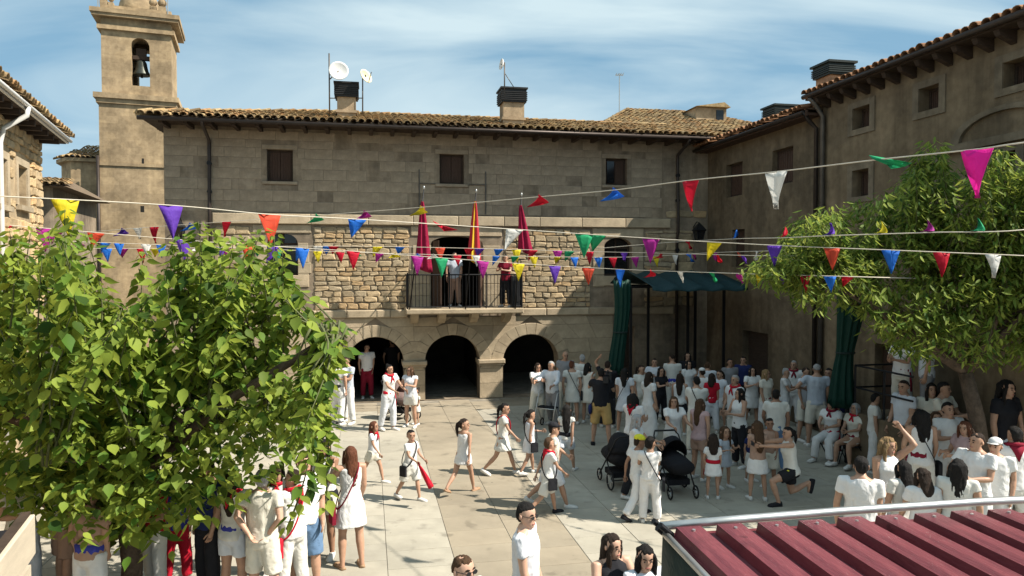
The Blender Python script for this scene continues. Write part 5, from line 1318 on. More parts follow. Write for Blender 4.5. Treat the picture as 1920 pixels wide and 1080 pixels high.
    for i, s in enumerate((1, -1)):
        H, K, A = [S3(v) for v in legs[i]]
        body.tube([H + Vector((0,0,.03*f)), H.lerp(K, .3), H.lerp(K, .7), K, K.lerp(A, .3), K.lerp(A, .65), A, A - Vector((0,0,.02*f))], [.056*f*k, .054*f*k, .042*f*k, .034*f*k, .036*f*k, .028*f*k, .021*f*k, .022*f*k], 12)
        fd = Vector((s*.15, -1, 0)).normalized()
        if P.get('knee') and i == 1: fd = Vector((0, -.25, -1)).normalized()
        if pose == 'walk' and i == 1 or pose == 'walk2' and i == 0: fd = Vector((s*.1, -.9, -.42)).normalized()
        body.tube([A + fd*(-.018*f) - Vector((0,0,.022*f)), A + fd*.04*f - Vector((0,0,.022*f)), A + fd*.095*f - Vector((0,0,.03*f))], [(.02*f, .018*f), (.024*f, .018*f), (.022*f, .01*f)], 8)
        # shoe
        q = MB(); rr = []; up_ = Vector((0,0,1)) if abs(fd.z) < .9 else Vector((0,-1,.2)).normalized(); sd = fd.cross(up_).normalized(); up_ = sd.cross(fd).normalized()
        hgt = .020 if shoes == 'sandal' else .05
        for (t, w, hh) in ((-.034, .012, .03), (-.028, .022, hgt), (.0, .026, hgt), (.04, .028, hgt*.8), (.08, .031, .034), (.112, .026, .026), (.124, .012, .018)):
            c = A + fd*t*f - up_*(.042*f)
            rr.append([c + sd*w*f, c + sd*w*f*.95 + up_*hh*f*.6, c + sd*w*f*.5 + up_*hh*f, c - sd*w*f*.5 + up_*hh*f, c - sd*w*f*.95 + up_*hh*f*.6, c - sd*w*f])
        q.rings(rr); q.build('shoe', M[shoes] if shoes in M else CL[shoes], root, smooth=True)
    ex = MB()                                                     # small features added after fusing
    for i, s in enumerate((1, -1)):
        S, E, W, dv = arms[i]; S, E, W = S3(S), S3(E), S3(W)
        body.tube([S + Vector((-s*.03*f, 0, .0)), S, S.lerp(E, .4), S.lerp(E, .8), E, E.lerp(W, .3), E.lerp(W, .75), W], [.03*f, .034*f*k, .029*f*k, .025*f*k, .0235*f*k, .0245*f*k, .0185*f*k, .016*f*k], 10)
        sd = dv.cross(Vector((1,0,0))*s); sd = sd.normalized() if sd.length > .1 else Vector((0,1,0)); pn = dv.cross(sd).normalized()   # sd: across the palm, pn: palm normal
        palm = W + dv*.048*f
        body.tube([W, W + dv*.02*f, palm], [(.016*f, .016*f), (.022*f, .014*f), (.024*f, .012*f)], 8) if False else body.rings([ell(W, .017*f, .015*f, sd, pn, 8), ell(W + dv*.02*f, .023*f, .013*f, sd, pn, 8), ell(palm, .025*f, .011*f, sd, pn, 8)])
        curl = .9 if pose in ('push', 'camera', 'phone', 'out', 'hold') else .45
        cd = Vector((-s, 0, 0)) - dv*Vector((-s, 0, 0)).dot(dv); cd = cd.normalized() if cd.length > .15 else pn
        if pose in ('hold', 'phone', 'out', 'push'): cd = Vector((0,0,-1)) - dv*(-dv.z) if abs(dv.z) < .9 else cd; cd = cd.normalized()
        for j in range(4):
            o_ = palm + sd*(.018 - .012*j)*f - dv*.006*f; L_ = (.041, .046, .043, .034)[j]*f
            m1 = o_ + dv*L_*.55 + cd*L_*.2*curl; m2 = m1 + dv*L_*.4*(1 - .6*curl) + cd*L_*.5*curl
            ex.tube([o_, m1, m2], [.0056*f, .0052*f, .004*f], 5)
        o_ = W + dv*.018*f + sd*.018*f; ex.tube([o_, o_ + (sd*.55 + dv*.8)*.026*f + cd*.006*f, o_ + (sd*.45 + dv*1.0)*.042*f + cd*.014*f], [.0068*f, .006*f, .0045*f], 5)
    # head
    hy, hp = R(head_yaw), R(head_pitch); hr = Matrix.Rotation(hy, 3, 'Z') @ Matrix.Rotation(hp, 3, 'X') @ Matrix.Rotation(lean*.35, 3, 'X')
    hb = S3(T((0, -.004*f, neck_z)))
    def HP(x, y, t): return hb + hr @ Vector((x*hd, y*hd, t*hd))
    def hring(t, a, fr_, bk, n=14): return [HP(a*math.cos(2*math.pi*q/n), (fr_ + bk)/2 + (bk - fr_)/2*math.sin(2*math.pi*q/n), t) for q in range(n)]
    for_head = [(0, .08, -.33, -.12), (.04, .15, -.39, -.05), (.14, .22, -.41, .06), (.28, .285, -.405, .24), (.45, .325, -.395, .36), (.6, .34, -.40, .40), (.75, .325, -.375, .40), (.87, .265, -.30, .33), (.96, .15, -.17, .2), (1.0, .05, -.05, .09)]
    body.rings([hring(*q) for q in for_head])
    ex_n = len(ex.f)
    nv = [HP(0, -.41, .56), HP(.05, -.40, .40), HP(-.05, -.40, .40), HP(0, -.50, .40), HP(0, -.405, .34), HP(.03, -.38, .56), HP(-.03, -.38, .56)]
    ex.add(nv, [(0, 5, 1, 3), (0, 3, 2, 6), (3, 1, 4), (3, 4, 2)])
    for s in (1, -1):
        ex.rings([[HP(s*.325, .02 + .05*math.cos(a), .47 + .09*math.sin(a)) for a in [2*math.pi*q/8 for q in range(8)]], [HP(s*.385, .06 + .06*math.cos(a), .48 + .11*math.sin(a)) for a in [2*math.pi*q/8 for q in range(8)]]])
        ex.ball(HP(s*.145, -.375, .50), (.05*hd, .04*hd, .03*hd), 8, 4, 1)
        ex.rings([[HP(s*(.07 + .16*t), -.405 + .05*t, .585 + .03*math.sin(3*t) + u_) for t in (0, .5, 1)] + [HP(s*(.07 + .16*t), -.385 + .05*t, .585 + .03*math.sin(3*t) + u_) for t in (1, .5, 0)] for u_ in (0, .035)], True, 3)
    ex.rings([[HP(x_, -.425 + abs(x_)*.28, .19 + u_) for x_ in (-.11, -.04, .04, .11)] + [HP(x_, -.39 + abs(x_)*.28, .19 + u_) for x_ in (.11, .04, -.04, -.11)] for u_ in (0, .045)], True, 2)
    Job('body', [SK[skin], M['eye'], M['lip'], M['brow']], root, vox*.9, body, ex, 0)
    # hair
    if hair != 'bald':
        hq = MB()
        if hair == 'buzz': rows = [(.42, .30, .16, .375), (.6, .345, .02, .415), (.74, .345, -.33, .42), (.88, .285, -.33, .36), (.97, .17, -.2, .23), (1.015, .05, -.05, .09)]
        else: rows = [(.16, .20, .17, .31), (.34, .31, .12, .39), (.52, .345, .05, .43), (.64, .355, -.04, .44), (.73, .35, -.2, .44), (.80, .335, -.345, .435), (.87, .30, -.35, .40), (.95, .235, -.28, .33), (1.02, .13, -.17, .21), (1.045, .04, -.06, .08)]
        hq.rings([hring(*q) for q in rows])
        if hair in ('long', 'curly', 'mid'):
            e_ = {'long': 1.0, 'curly': .85, 'mid': .45}[hair]; wd = 1.28 if hair == 'curly' else 1.0
            hq.rings([hring(.8, .36*wd, -.02, .47), hring(.5, .40*wd, -.1, .5), hring(.15, .40*wd, -.02, .52), hring(-.35*e_, .41*wd, .06, .56), hring(-.9*e_, .36*wd, .14, .56), hring(-1.35*e_, .25*wd, .2, .5), hring(-1.5*e_, .12, .25, .42)][::-1])
            for s in (1, -1): hq.tube([HP(s*.30, -.22, .72), HP(s*.37*wd, -.16, .4), HP(s*.38*wd, -.14, 0), HP(s*.36*wd, -.16, -.5*e_), HP(s*.30, -.14, -.9*e_)], [.10*hd, .12*hd, .13*hd, .13*hd, .07*hd], 8)
        if hair == 'pony': hq.tube([HP(0, .42, .72), HP(0, .60, .6), HP(.02, .66, .2), HP(.03, .6, -.3), HP(.02, .54, -.75)], [.10*hd, .13*hd, .15*hd, .12*hd, .03*hd], 8)
        if hair == 'bun': hq.ball(HP(0, .34, .98), .2*hd, 10, 6)
        Job('hair', [HR[hcol]], root, vox*.85, hq, None, .017 if hair == 'curly' else .012, rng.randint(0, 99))
    # clothes
    cm = .014 if d > 12 else .012
    if top and bottom not in ('dress', 'longdress'):
        q = MB(); lo_z = .46 if over is None else .53
        rr = trunk(cm + .008, lo_z, 1, .55, .06); rr.append(ell(S3(T((0, .004*f, shz + .012*f))), sw*.66 + .008, .046*f + .006, X, Yl)); rr.append(ell(S3(T((0, .004*f, shz + .03*f))), .048*f, .044*f, X, Yl)); q.rings(rr)
        if sleeve > 0:
            for i, s in enumerate((1, -1)):
                S, E, W, dv = arms[i]; S, E, W = S3(S), S3(E), S3(W); t = min(sleeve, 1)
                pts = [S + Vector((-s*.035*f, 0, .0)), S, S.lerp(E, t*.6), S.lerp(E, t)]; rd = [.034*f, .037*f + .004, .035*f + .005, .036*f + .006]
                if sleeve > 1: pts += [E.lerp(W, (sleeve-1)*.5), E.lerp(W, sleeve - 1)]; rd += [.033*f + .005, .026*f + .006]; rd[3] = .033*f + .006
                q.tube(pts, rd, 10)
        Job('shirt', [CL[top]], root, vox, q, None, .013, rng.randint(0, 99))
    legpt = lambda i, t: S3(legs[i][0]).lerp(S3(legs[i][1]), t) if t <= 1 else S3(legs[i][1]).lerp(S3(legs[i][2]), t - 1)
    if bottom in ('shorts', 'trousers', 'bermuda'):
        q = MB(); q.rings(trunk(cm + .002, .455, .62, .2)); end = {'shorts': hem or .62, 'bermuda': hem or .98, 'trousers': 1.93}[bottom]
        for i in (0, 1):
            ts = [0, .3, end] if end <= 1 else [0, .5, 1.0, 1.4, end]
            rd = {0: .060, .3: .060}; base = [(.062*f, ), (.060*f, )]
            rads = [.060*f + .008, .059*f + .010, .050*f + .020 if fem is False else .052*f + .016] if end <= 1 else [.060*f + .006, .052*f + .012, .043*f + .016, .042*f + .014, .038*f + .014]
            pts = [legpt(i, t) for t in ts]; pts[0] = pts[0] + Vector((0, 0, .02*f)); q.tube(pts, rads, 12)
        Job('trousers' if bottom == 'trousers' else 'shorts', [CL[bcol]], root, vox, q, None, .013, rng.randint(0, 99))
    if bottom in ('skirt', 'dress', 'longdress'):
        q = MB(); end = hem or {'skirt': .72, 'dress': .70, 'longdress': 1.75}[bottom]
        if bottom == 'skirt': rr = trunk(cm, .53, .61, .1)
        else:
            rr = trunk(cm, .53, 1, .15); rr.append(ell(S3(T((0, .004*f, shz + .004*f))), sw*.62, .044*f, X, Yl))
        sk = []
        for t in (.08, .35, .65, 1.0):
            tt = end*t; a, c = legpt(0, tt), legpt(1, tt); mid = (a + c)/2; sp_ = (a - c)
            ra = max(.096*f + .012 + .018*f*t, abs(sp_.x)/2 + .062*f + .02*t); rb_2 = max(.074*f + .012 + .02*f*t, abs(sp_.y)/2 + .058*f + .012)
            sk.append(ell(mid, ra, rb_2, X, Y))
        q.rings((sk[::-1]) + rr)
        if bottom != 'skirt' and sleeve > 0:
            for i, s in enumerate((1, -1)):
                S, E, W, dv = arms[i]; S, E = S3(S), S3(E); q.tube([S + Vector((-s*.035*f, 0, 0)), S, S.lerp(E, sleeve)], [.036*f, .042*f, .038*f + .007], 10)
        Job('dress' if bottom != 'skirt' else 'skirt', [CL[bcol if bottom == 'skirt' else (top or bcol)]], root, vox, q, None, .013, rng.randint(0, 99))
    if over:                                                     # tied jacket or patterned waist cloth
        q = MB(); q.rings(trunk(cm + .022, .49, .60, .3)); Job('waist_cloth', [CL[over]], root, vox, q, None, .008, 3)
    if scarf:
        q = MB(); c = S3(T((0, 0, shz + .028*f)))
        q.tube([c + X*(.058*f*math.cos(a)) + Yl*(.052*f*math.sin(a)) + Vector((0,0,.012*f*math.sin(a))) for a in [2*math.pi*k_/14 for k_ in range(15)]], .015*f, 8)
        bd = S3(T((0, .062*f, shz - .005*f))); q.add([bd + Vector((-.055*f, -.005*f, .03*f)), bd + Vector((.055*f, -.005*f, .03*f)), bd + Vector((0, .025*f, -.085*f)), bd + Vector((-.055*f, -.02*f, .03*f)), bd + Vector((.055*f, -.02*f, .03*f)), bd + Vector((0, .01*f, -.085*f))], [(0,1,2), (5,4,3), (0,2,5,3), (2,1,4,5), (1,0,3,4)])
        kn = S3(T((0, -.07*f, shz + .005*f))); q.ball(kn, .014*f, 6, 4)
        for s in (1, -1): q.tube([kn, kn + Vector((s*.02*f, -.01*f, -.05*f)), kn + Vector((s*.03*f, -.006*f, -.09*f))], [(.008*f, .008*f), (.014*f, .006*f), (.01*f, .004*f)], 6)
        q.build('neckerchief', CL[scarf], root, smooth=True)
    if sash:
        q = MB(); rr = []
        for z in (.545, .56, .585, .605): 
            b0 = [t for t in TR if t[0] >= z][0]; g_ = .028 if z in (.56, .585) else .018
            rr.append(ell(S3(T((0, 0, remap(z)))), max(b0[1], .084)*f + g_, b0[2]*f + g_, X, Yl))
        q.rings(rr); p0 = S3(T((.09*f, -.02*f, .56*f)))
        q.tube([p0, p0 + Vector((.02, -.01, -.1*f)), p0 + Vector((.025, -.01, -.22*f))], [(.025*f, .008*f), (.03*f, .008*f), (.034*f, .006*f)], 6)
        q.build('sash', CL[sash], root, smooth=True)
    if cap:
        q = MB(); q.rings([hring(.70, .385, -.42, .47), hring(.86, .37, -.40, .46), hring(.98, .28, -.28, .36), hring(1.06, .12, -.12, .18)])
        if cap[0] == 'H': q.rings([hring(.71, .70, -.78, .80), hring(.735, .70, -.78, .80)])
        else: q.rings([[HP(x_, -.36 - .3*math.cos(x_*3.6), .72 + u_) for x_ in (-.3, -.15, 0, .15, .3)] + [HP(x_, -.32, .72 + u_) for x_ in (.3, .15, 0, -.15, -.3)] for u_ in (0, .03)])
        q.build('hat' if cap[0] == 'H' else 'cap', CL[cap[-1]], root, smooth=True)
    if glasses:
        q = MB()
        for s in (1, -1): q.rings([[HP(s*.15 + .105*math.cos(a), -.415 + u_ + .05*abs(math.cos(a))*0, .50 + .075*math.sin(a)) for a in [2*math.pi*k_/10 for k_ in range(10)]] for u_ in (0, -.02)]); q.tube([HP(s*.25, -.40, .52), HP(s*.35, .02, .53)], .012*hd, 5)
        q.tube([HP(-.06, -.42, .52), HP(.06, -.42, .52)], .012*hd, 5); q.build('sunglasses', M['plastic'], root)
    info = dict(root=root, loc=loc, rot=R(rot), h=f, d=d, S3=S3, T=T, arms=[[S3(a[0]), S3(a[1]), S3(a[2]), a[3]] for a in arms], X=X, Yl=Yl, remap=remap, zp=zp - drop)
    if strap:                                                    # crossbody bag: a thing of its own
        col, s, lab = strap
        o = thing('shoulder_bag', lab, 'bag', loc, R(rot), group='bags people carry'); q = MB(); pts = []
        a0 = S3(T((s*.06*f, 0, shz + .02*f))); b0 = S3(T((-s*.115*f, 0, .50*f)))
        c0 = (a0 + b0)/2; dv = (b0 - a0)/2
        for k_ in range(25):
            a = 2*math.pi*k_/24; pts.append(c0 + dv*math.cos(a)*1.04 + Yl*(.086*f + .012)*math.sin(a)*(1.0 + .1*abs(math.cos(a))))
        q.tube(pts, [(.008, .012)]*25, 6, cap=False); q.build('strap', CL['k' if col == 'w' else col], o, smooth=True)
        bx = b0 + Vector((-s*.02*f, -.01, -.05*f)); w_, h_ = .062*f, .072*f
        rr = [[bx + Vector((-s*(.03 if j else 0.0)*f*1.0 - s*.004, w_*sx_*(1 - .12*abs(sx_)), h_*sy_)) for sx_, sy_ in ((-1, -1), (1, -1), (1.0, .8), (.7, 1), (-.7, 1), (-1, .8))] for j in (0, 1)]
        MB().rings(rr).build('pouch', CL[col], o, smooth=False)
    return info

exec_people = True
# ---- the people, by place: label, pixel of the head top, and how they stand
G1 = 'people strolling in the sunny square'; G2 = 'people standing by the arches'; G3 = 'crowd in the shade'; G4 = 'people under the mulberry tree'; G5 = 'people at the front'
P_ = person
# by the left arch
P_('man with back turned in white polo and white trousers by the left arch', 633, 672, h=1.72, rot=160, pose='stand2', bottom='trousers', build='m', hcol='g', hair='buzz', skin='m', sash='k', group=G2)
P_('man in pale grey tee facing the polo shirt man by the left arch', 650, 668, h=1.76, rot=-35, pose='cross', top='s', bottom='trousers', build='m', hcol='d', group=G2)
i_push = P_('woman in white tee and trousers with red sash pushing the mauve pram', 727, 683, h=1.66, rot=50, pose='push', bottom='trousers', hair='bun', hcol='k', sash='r', scarf='r', group=G2)
P_('young woman with loose brown hair in white top beside the mauve pram', 769, 687, h=1.56, rot=-15, pose='hold', sleeve=.3, bottom='shorts', hair='long', hcol='b', group=G2)
P_('toddler in a white dress holding on to the mauve pram', 780, 728, h=.95, rot=-40, pose='stand2', bottom='dress', hair='bun', hcol='d', group=G2)
P_('person in white shirt and dark red trousers inside the left arch', 687, 672, d=22.2, h=1.7, rot=20, pose='stand', bottom='trousers', bcol='m', hcol='d', build='m', group=G2)
P_('person in black standing deep inside the left arch', 735, 668, d=23.5, h=1.72, rot=200, pose='stand2', top='k', bottom='trousers', bcol='k', hcol='k', build='m', group=G2)
# strolling in the sun
P_('auburn haired girl walking in white tee, red neckerchief and white shorts', 697, 788, feet=910, rot=75, pose='walk', hair='long', hcol='r', scarf='r', bottom='shorts', group=G1)
i_boy = P_('boy in white carrying a bright red cloth', 768, 805, feet=942, rot=55, pose='carry', build='m', hair='short', hcol='k', bottom='bermuda', strap=('k', 1, 'dark crossbody pouch of the boy with the red cloth'), group=G1)
P_('girl in strappy white romper walking with arms swinging', 868, 783, feet=928, rot=150, head_yaw=-55, pose='walk2', sleeve=0, bottom='dress', hem=.5, hair='pony', hcol='d', skin='m', shoes='sandal', group=G1)
P_('girl with dark ponytail in white dress and red shoulder bag', 942, 752, feet=893, rot=85, pose='walk', bottom='dress', hair='pony', hcol='k', strap=('r', -1, 'red crossbody bag of the ponytail girl in white dress'), group=G1)
P_('girl in sleeveless white dress crossed by a black bag strap', 993, 767, feet=893, rot=115, pose='stroll', sleeve=0, bottom='dress', hair='pony', hcol='k', strap=('k', 1, 'black bag slung on the sleeveless dress girl'), group=G1)
P_('boy with red neckerchief and black crossbody strap striding away', 1027, 818, feet=972, rot=110, pose='walk', build='m', hair='short', hcol='b', scarf='r', bottom='bermuda', strap=('k', 1, 'black crossbody bag of the boy with red neckerchief'), shoes='k', group=G1)
P_('boy in cream top and dark cap behind the neckerchief boy', 1034, 788, feet=955, rot=100, pose='walk2', build='m', top='c', sleeve=.3, hair='short', hcol='k', cap='k', bottom='bermuda', group=G1)
P_('girl in white top and shorts with a black belt seen from behind', 1062, 757, feet=890, rot=160, pose='walk2', sleeve=.25, bottom='shorts', sash='k', hair='long', hcol='k', group=G1)
i_cam = P_('cameraman in black tee and tan shorts with camera on his shoulder', 1128, 690, feet=838, rot=165, pose='camera', build='m', top='k', bottom='bermuda', bcol='t', hair='short', hcol='k', shoes='k', group=G1)
P_('child in a yellow cap and white clothes taking a long stride', 1196, 812, feet=975, rot=120, pose='walk', build='m', bottom='trousers', hcol='d', cap='y', skin='d', shoes='k', group=G1)
P_('boy in white top and trousers with thin black strap beside the yellow cap child', 1221, 820, feet=985, rot=170, pose='hold', build='m', bottom='trousers', hem=1.6, hcol='k', strap=('k', 1, 'black bag on a thin strap beside the yellow cap child'), group=G1)
P_('grey haired woman in white top and black trousers at a black pushchair', 1190, 778, d=12.6, h=1.5, rot=70, pose='push', bottom='trousers', bcol='k', hcol='g', hair='mid', group=G3)
# by the right arch
P_('woman in white tee with folded arms in the right arch', 1008, 680, h=1.6, rot=20, pose='cross', bottom='trousers', hcol='d', hair='mid', group=G2)
P_('grey haired man in white shirt leaning on a walking frame', 1036, 676, h=1.68, rot=-30, pose='push', build='m', bottom='trousers', bcol='g', hcol='g', sleeve=1.7, group=G2)
P_('woman in fitted white dress with dark bag strap seen from behind', 1073, 677, h=1.64, rot=175, pose='stand', bottom='dress', hair='bun', hcol='r', strap=('k', 1, 'dark strap bag on the fitted dress woman'), group=G2)
P_('white haired person looking over the shoulder of the fitted dress woman', 1092, 667, d=19.4, h=1.72, rot=170, pose='stand', bottom='trousers', hcol='g', build='m', group=G2)
P_('slim woman in short white dress with dark bob beside the cameraman', 1102, 680, h=1.6, rot=150, pose='stand2', bottom='dress', hair='mid', hcol='k', sleeve=.3, group=G2)
P_('bald man standing at the right arch pier', 1060, 660, d=19.8, h=1.76, rot=-10, pose='stand', build='m', hair='bald', bottom='trousers', top='g', group=G2)
P_('woman in short white dress with black strap near the green drape', 1172, 690, h=1.62, rot=165, pose='stand', bottom='dress', hair='long', hcol='k', strap=('k', -1, 'black strap bag near the green drape'), group=G3)
P_('tall woman in long white dress by the long green drape', 1217, 697, h=1.66, rot=120, pose='stand2', bottom='longdress', hair='mid', hcol='d', group=G3)
P_('woman with big dark curls and red neckerchief in the shade', 1188, 738, h=1.6, rot=140, pose='hold', bottom='trousers', hair='curly', hcol='k', scarf='r', group=G3)
P_('person with arms raised under the drape in a black top', 1140, 668, d=18.2, h=1.7, rot=170, pose='raise', top='k', bottom='trousers', bcol='k', hcol='d', build='m', group=G3)
# shade crowd, far rows
far_rows = [
 ('man in white tee with blue waistband standing against the shaded wall', 1262, 664, 19.6, 175, 'stand', dict(build='m', bottom='trousers', sash='u', hair='buzz', hcol='d')),
 ('person in white with dark bob lifting a hand beside the blue waistband man', 1292, 676, 19.3, 20, 'phone', dict(bottom='trousers', hcol='k', hair='mid')),
 ('person in white cap half hidden in the shaded crowd', 1318, 690, 18.3, 160, 'stand', dict(bottom='trousers', cap='w', hcol='d', build='m')),
 ('woman in bright red top in the shaded crowd', 1336, 700, 17.6, 170, 'stand', dict(top='r', bottom='trousers', hair='mid', hcol='d')),
 ('woman in dark top between the long dress and the wall', 1240, 688, 18.6, 30, 'cross', dict(top='k', bottom='trousers', bcol='k', hair='mid', hcol='k')),
 ('man in grey shirt at the back of the shaded crowd', 1370, 672, 19.2, 10, 'stand', dict(top='g', bottom='trousers', bcol='k', build='m', hcol='k', skin='d')),
 ('woman in white blouse and skirt with folded arms at the shaded wall', 1412, 688, 18.0, 10, 'cross', dict(bottom='skirt', hair='mid', hcol='k')),
 ('woman in cream blouse with dark red sash and white trousers', 1438, 692, 17.2, 35, 'stand', dict(top='c', bottom='trousers', sash='m', hair='mid', hcol='f')),
 ('woman in white tunic with folded arms beside the dark red sash woman', 1474, 690, 17.4, 60, 'cross', dict(bottom='trousers', hair='short', hcol='g')),
 ('man in white tee and white shorts next to the grey blue tee man', 1511, 688, 16.8, 40, 'stand', dict(build='m', bottom='bermuda', hair='buzz', hcol='d')),
 ('man in grey blue tee and pale shorts seen from behind', 1534, 682, 16.2, 165, 'hips', dict(build='m', top='s', bottom='bermuda', bcol='c', hair='buzz', hcol='g')),
 ('woman in black at the canopy post', 1290, 660, 20.2, 0, 'stand', dict(top='k', bottom='trousers', bcol='k', hair='long', hcol='k')),
 ('girl in white tee behind the red top woman', 1352, 694, 18.2, -40, 'stand', dict(bottom='skirt', hair='pony', hcol='d')),
 ('man in navy polo in the deep shade beside the canopy post', 1395, 668, 19.8, -20, 'stand', dict(top='n', bottom='trousers', bcol='k', build='m', hcol='k')),
 ('woman in white with ponytail in the shade by the drape', 1202, 684, 18.6, 20, 'stand', dict(bottom='trousers', hair='pony', hcol='d')),
 ('man in white tee with folded arms at the shaded door', 1228, 672, 19.6, -10, 'cross', dict(build='m', bottom='trousers', hcol='k')),
 ('woman in white vest and black skirt in the shaded crowd', 1276, 700, 17.4, 150, 'stand', dict(sleeve=0, bottom='skirt', bcol='k', hair='long', hcol='d')),
 ('man in long sleeved white shirt and black trousers in the shade', 1328, 678, 18.9, 170, 'stand', dict(build='m', bottom='trousers', bcol='k', hcol='b', sleeve=1.2)),
 ('girl in white dress between the grey shirt and the canopy post', 1384, 716, 17.0, 10, 'hold', dict(bottom='dress', hair='pony', hcol='k')),
 ('older man in white shirt with dark red neckerchief by the houses', 1490, 676, 18.4, -20, 'stand', dict(build='m', bottom='trousers', hcol='g', scarf='m')),
 ('teenager in black tee leaning beside the lower house', 1556, 690, 16.4, -30, 'stand2', dict(build='m', top='k', bottom='bermuda', bcol='k', hcol='k')),
 ('woman in white trousers and navy top behind the seated pair', 1580, 700, 15.9, 30, 'stand', dict(top='n', bottom='trousers', hair='mid', hcol='b')),
]
for lb, px, hd_, d_, rt_, ps, kw in far_rows: P_(lb, px, hd_, d=d_, rot=rt_, pose=ps, group=G3, **kw)
# shade crowd, middle rows
mid_rows = [
 ('man in white tee with a thick black chest strap', 1308, 706, 15.6, 160, 'hold', dict(build='m', bottom='trousers', hcol='k', strap=('k', 1, 'black bag with thick chest strap in the shade'))),
 ('long haired girl in white tee behind the black pushchair', 1263, 742, 14.0, 10, 'push', dict(bottom='trousers', hair='long', hcol='b', scarf=None)),
 ('woman in pink top and tan shorts with long brown hair turned aside', 1314, 748, 13.7, 130, 'stand', dict(top='p', bottom='shorts', bcol='z', hair='long', hcol='b', sleeve=.2)),
 ('white haired man in white shirt with red neckerchief in the crowd', 1380, 703, 15.8, -60, 'stand', dict(build='m', hcol='g', bottom='trousers', scarf='r')),
 ('dark haired woman in white vest and black trousers facing left', 1389, 728, 14.6, -70, 'hold', dict(bottom='trousers', bcol='k', hair='long', hcol='k', sleeve=0)),
 ('man in white tee and jeans seen from behind in the crowd', 1458, 730, 14.2, 170, 'stand2', dict(build='m', bottom='trousers', bcol='j', hcol='k', skin='d')),
 ('tanned boy beside the man in jeans', 1446, 785, 13.2, -30, 'stand', dict(build='m', top='z', sleeve=0, bottom='bermuda', hcol='k', skin='d')),
 ('girl with long brown hair and white skirt seen from behind', 1424, 790, 12.5, 175, 'hold', dict(top='z', bottom='skirt', hair='long', hcol='b', sleeve=.2)),
 ('small girl in white dress with a red ribbon in the dappled shade', 1340, 815, 12.6, 165, 'stand', dict(bottom='dress', sash='r', hair='mid', hcol='d')),
 ('girl in pale dress beside the red ribbon girl', 1362, 800, 13.2, 30, 'hold', dict(top='s', bottom='dress', hair='long', hcol='b')),
 ('small boy in navy tee in the shade', 1412, 800, 13.6, 20, 'stand', dict(top='n', bottom='bermuda', build='m', hcol='d')),
]
for lb, px, hd_, d_, rt_, ps, kw in mid_rows: P_(lb, px, hd_, d=d_, rot=rt_, pose=ps, group=G3, **kw)
i_kneel = P_('kneeling woman in white vest reaching out with a phone', 1488, 828, d=12.3, h=1.62, rot=-90, pose='kneel', sleeve=0, bottom='shorts', bcol='k', hair='pony', hcol='k', skin='m', shoes='k', group=G3)
i_sit1 = P_('seated woman in white trousers with red sash turned to her neighbour', 1563, 738, d=15.1, h=1.64, rot=-50, pose='sit', bottom='trousers', sash='r', hair='short', hcol='d', scarf='m', group=G3)
i_sit2 = P_('seated grey haired woman in cream blouse with red neckerchief', 1607, 745, d=14.7, h=1.6, rot=-60, pose='sit', top='c', bottom='skirt', bcol='c', hair='mid', hcol='g', scarf='r', sash='m', group=G3)
right_rows = [
 ('small boy in white standing beyond the seated pair', 1643, 738, 14.2, 70, 'stand', dict(build='m', bottom='trousers', hcol='k')),
 ('man in white tee and white trousers standing side on', 1699, 712, 13.6, -80, 'stand', dict(build='m', bottom='trousers', hair='buzz', hcol='d')),
 ('man in cream shirt beneath the terrace', 1772, 716, 13.2, 30, 'hold', dict(build='m', top='c', bottom='trousers', hcol='k')),
 ('dark haired woman in cream vest close beside the cream shirt man', 1750, 718, 13.4, -30, 'stand', dict(top='c', bottom='trousers', bcol='k', hair='mid', hcol='k')),
 ('man in white tee with raised forearms facing the square under the slender tree', 1782, 754, 12.0, 5, 'hold', dict(build='m', bottom='trousers', hcol='k')),
 ('woman with big dark curls in white vest and dark red sash', 1732, 768, 11.6, 170, 'stand2', dict(bottom='trousers', sash='m', hair='curly', hcol='k', sleeve=0, strap=('k', 1, 'black strap bag of the curly haired woman'))),
 ('fair haired woman in white vest lifting her arm', 1668, 820, 9.9, 15, 'raise', dict(bottom='trousers', hair='curly', hcol='f', sleeve=0)),
 ('dark haired man in white tee seen from behind by the red roof', 1620, 858, 8.7, 155, 'stand', dict(build='m', bottom='trousers', hcol='k')),
 ('child with dark hair between the adults by the red roof', 1702, 866, 9.2, 190, 'stand', dict(hair='mid', hcol='k', bottom='trousers', skin='m')),
 ('girl with short dark hair by the red roof', 1738, 880, 8.9, 175, 'stand', dict(hair='mid', hcol='d', bottom='trousers')),
 ('woman with very long black hair in a white top', 1803, 862, 8.8, 150, 'stand', dict(hair='long', hcol='k', bottom='trousers', sleeve=.3)),
 ('man with cropped hair in white tee turned sideways by the red roof', 1838, 812, 9.9, -60, 'hold', dict(build='m', hcol='d', hair='buzz', bottom='trousers')),
 ('person in white cap beside the cropped hair man by the red roof', 1872, 822, 10.0, -30, 'stand', dict(cap='w', hcol='d', bottom='trousers', build='m')),
 ('man in white tee with dark red neckerchief at the edge of the crowd', 1908, 800, 10.2, 170, 'stand', dict(build='m', hcol='k', scarf='m', bottom='trousers')),
 ('woman in black top under the tree trunk', 1890, 712, 12.2, 20, 'stand', dict(top='k', hair='curly', hcol='k', bottom='trousers', bcol='s')),
 ('woman in white shirt and dark red skirt behind the curly haired woman', 1760, 772, 12.6, -20, 'hold', dict(bottom='skirt', bcol='m', hair='mid', hcol='b')),
 ('person in pink top with auburn hair talking under the slender tree', 1815, 790, 11.4, -80, 'hold', dict(top='p', bottom='trousers', hair='mid', hcol='r')),
]
for lb, px, hd_, d_, rt_, ps, kw in right_rows: P_(lb, px, hd_, d=d_, rot=rt_, pose=ps, group=G3, **kw)
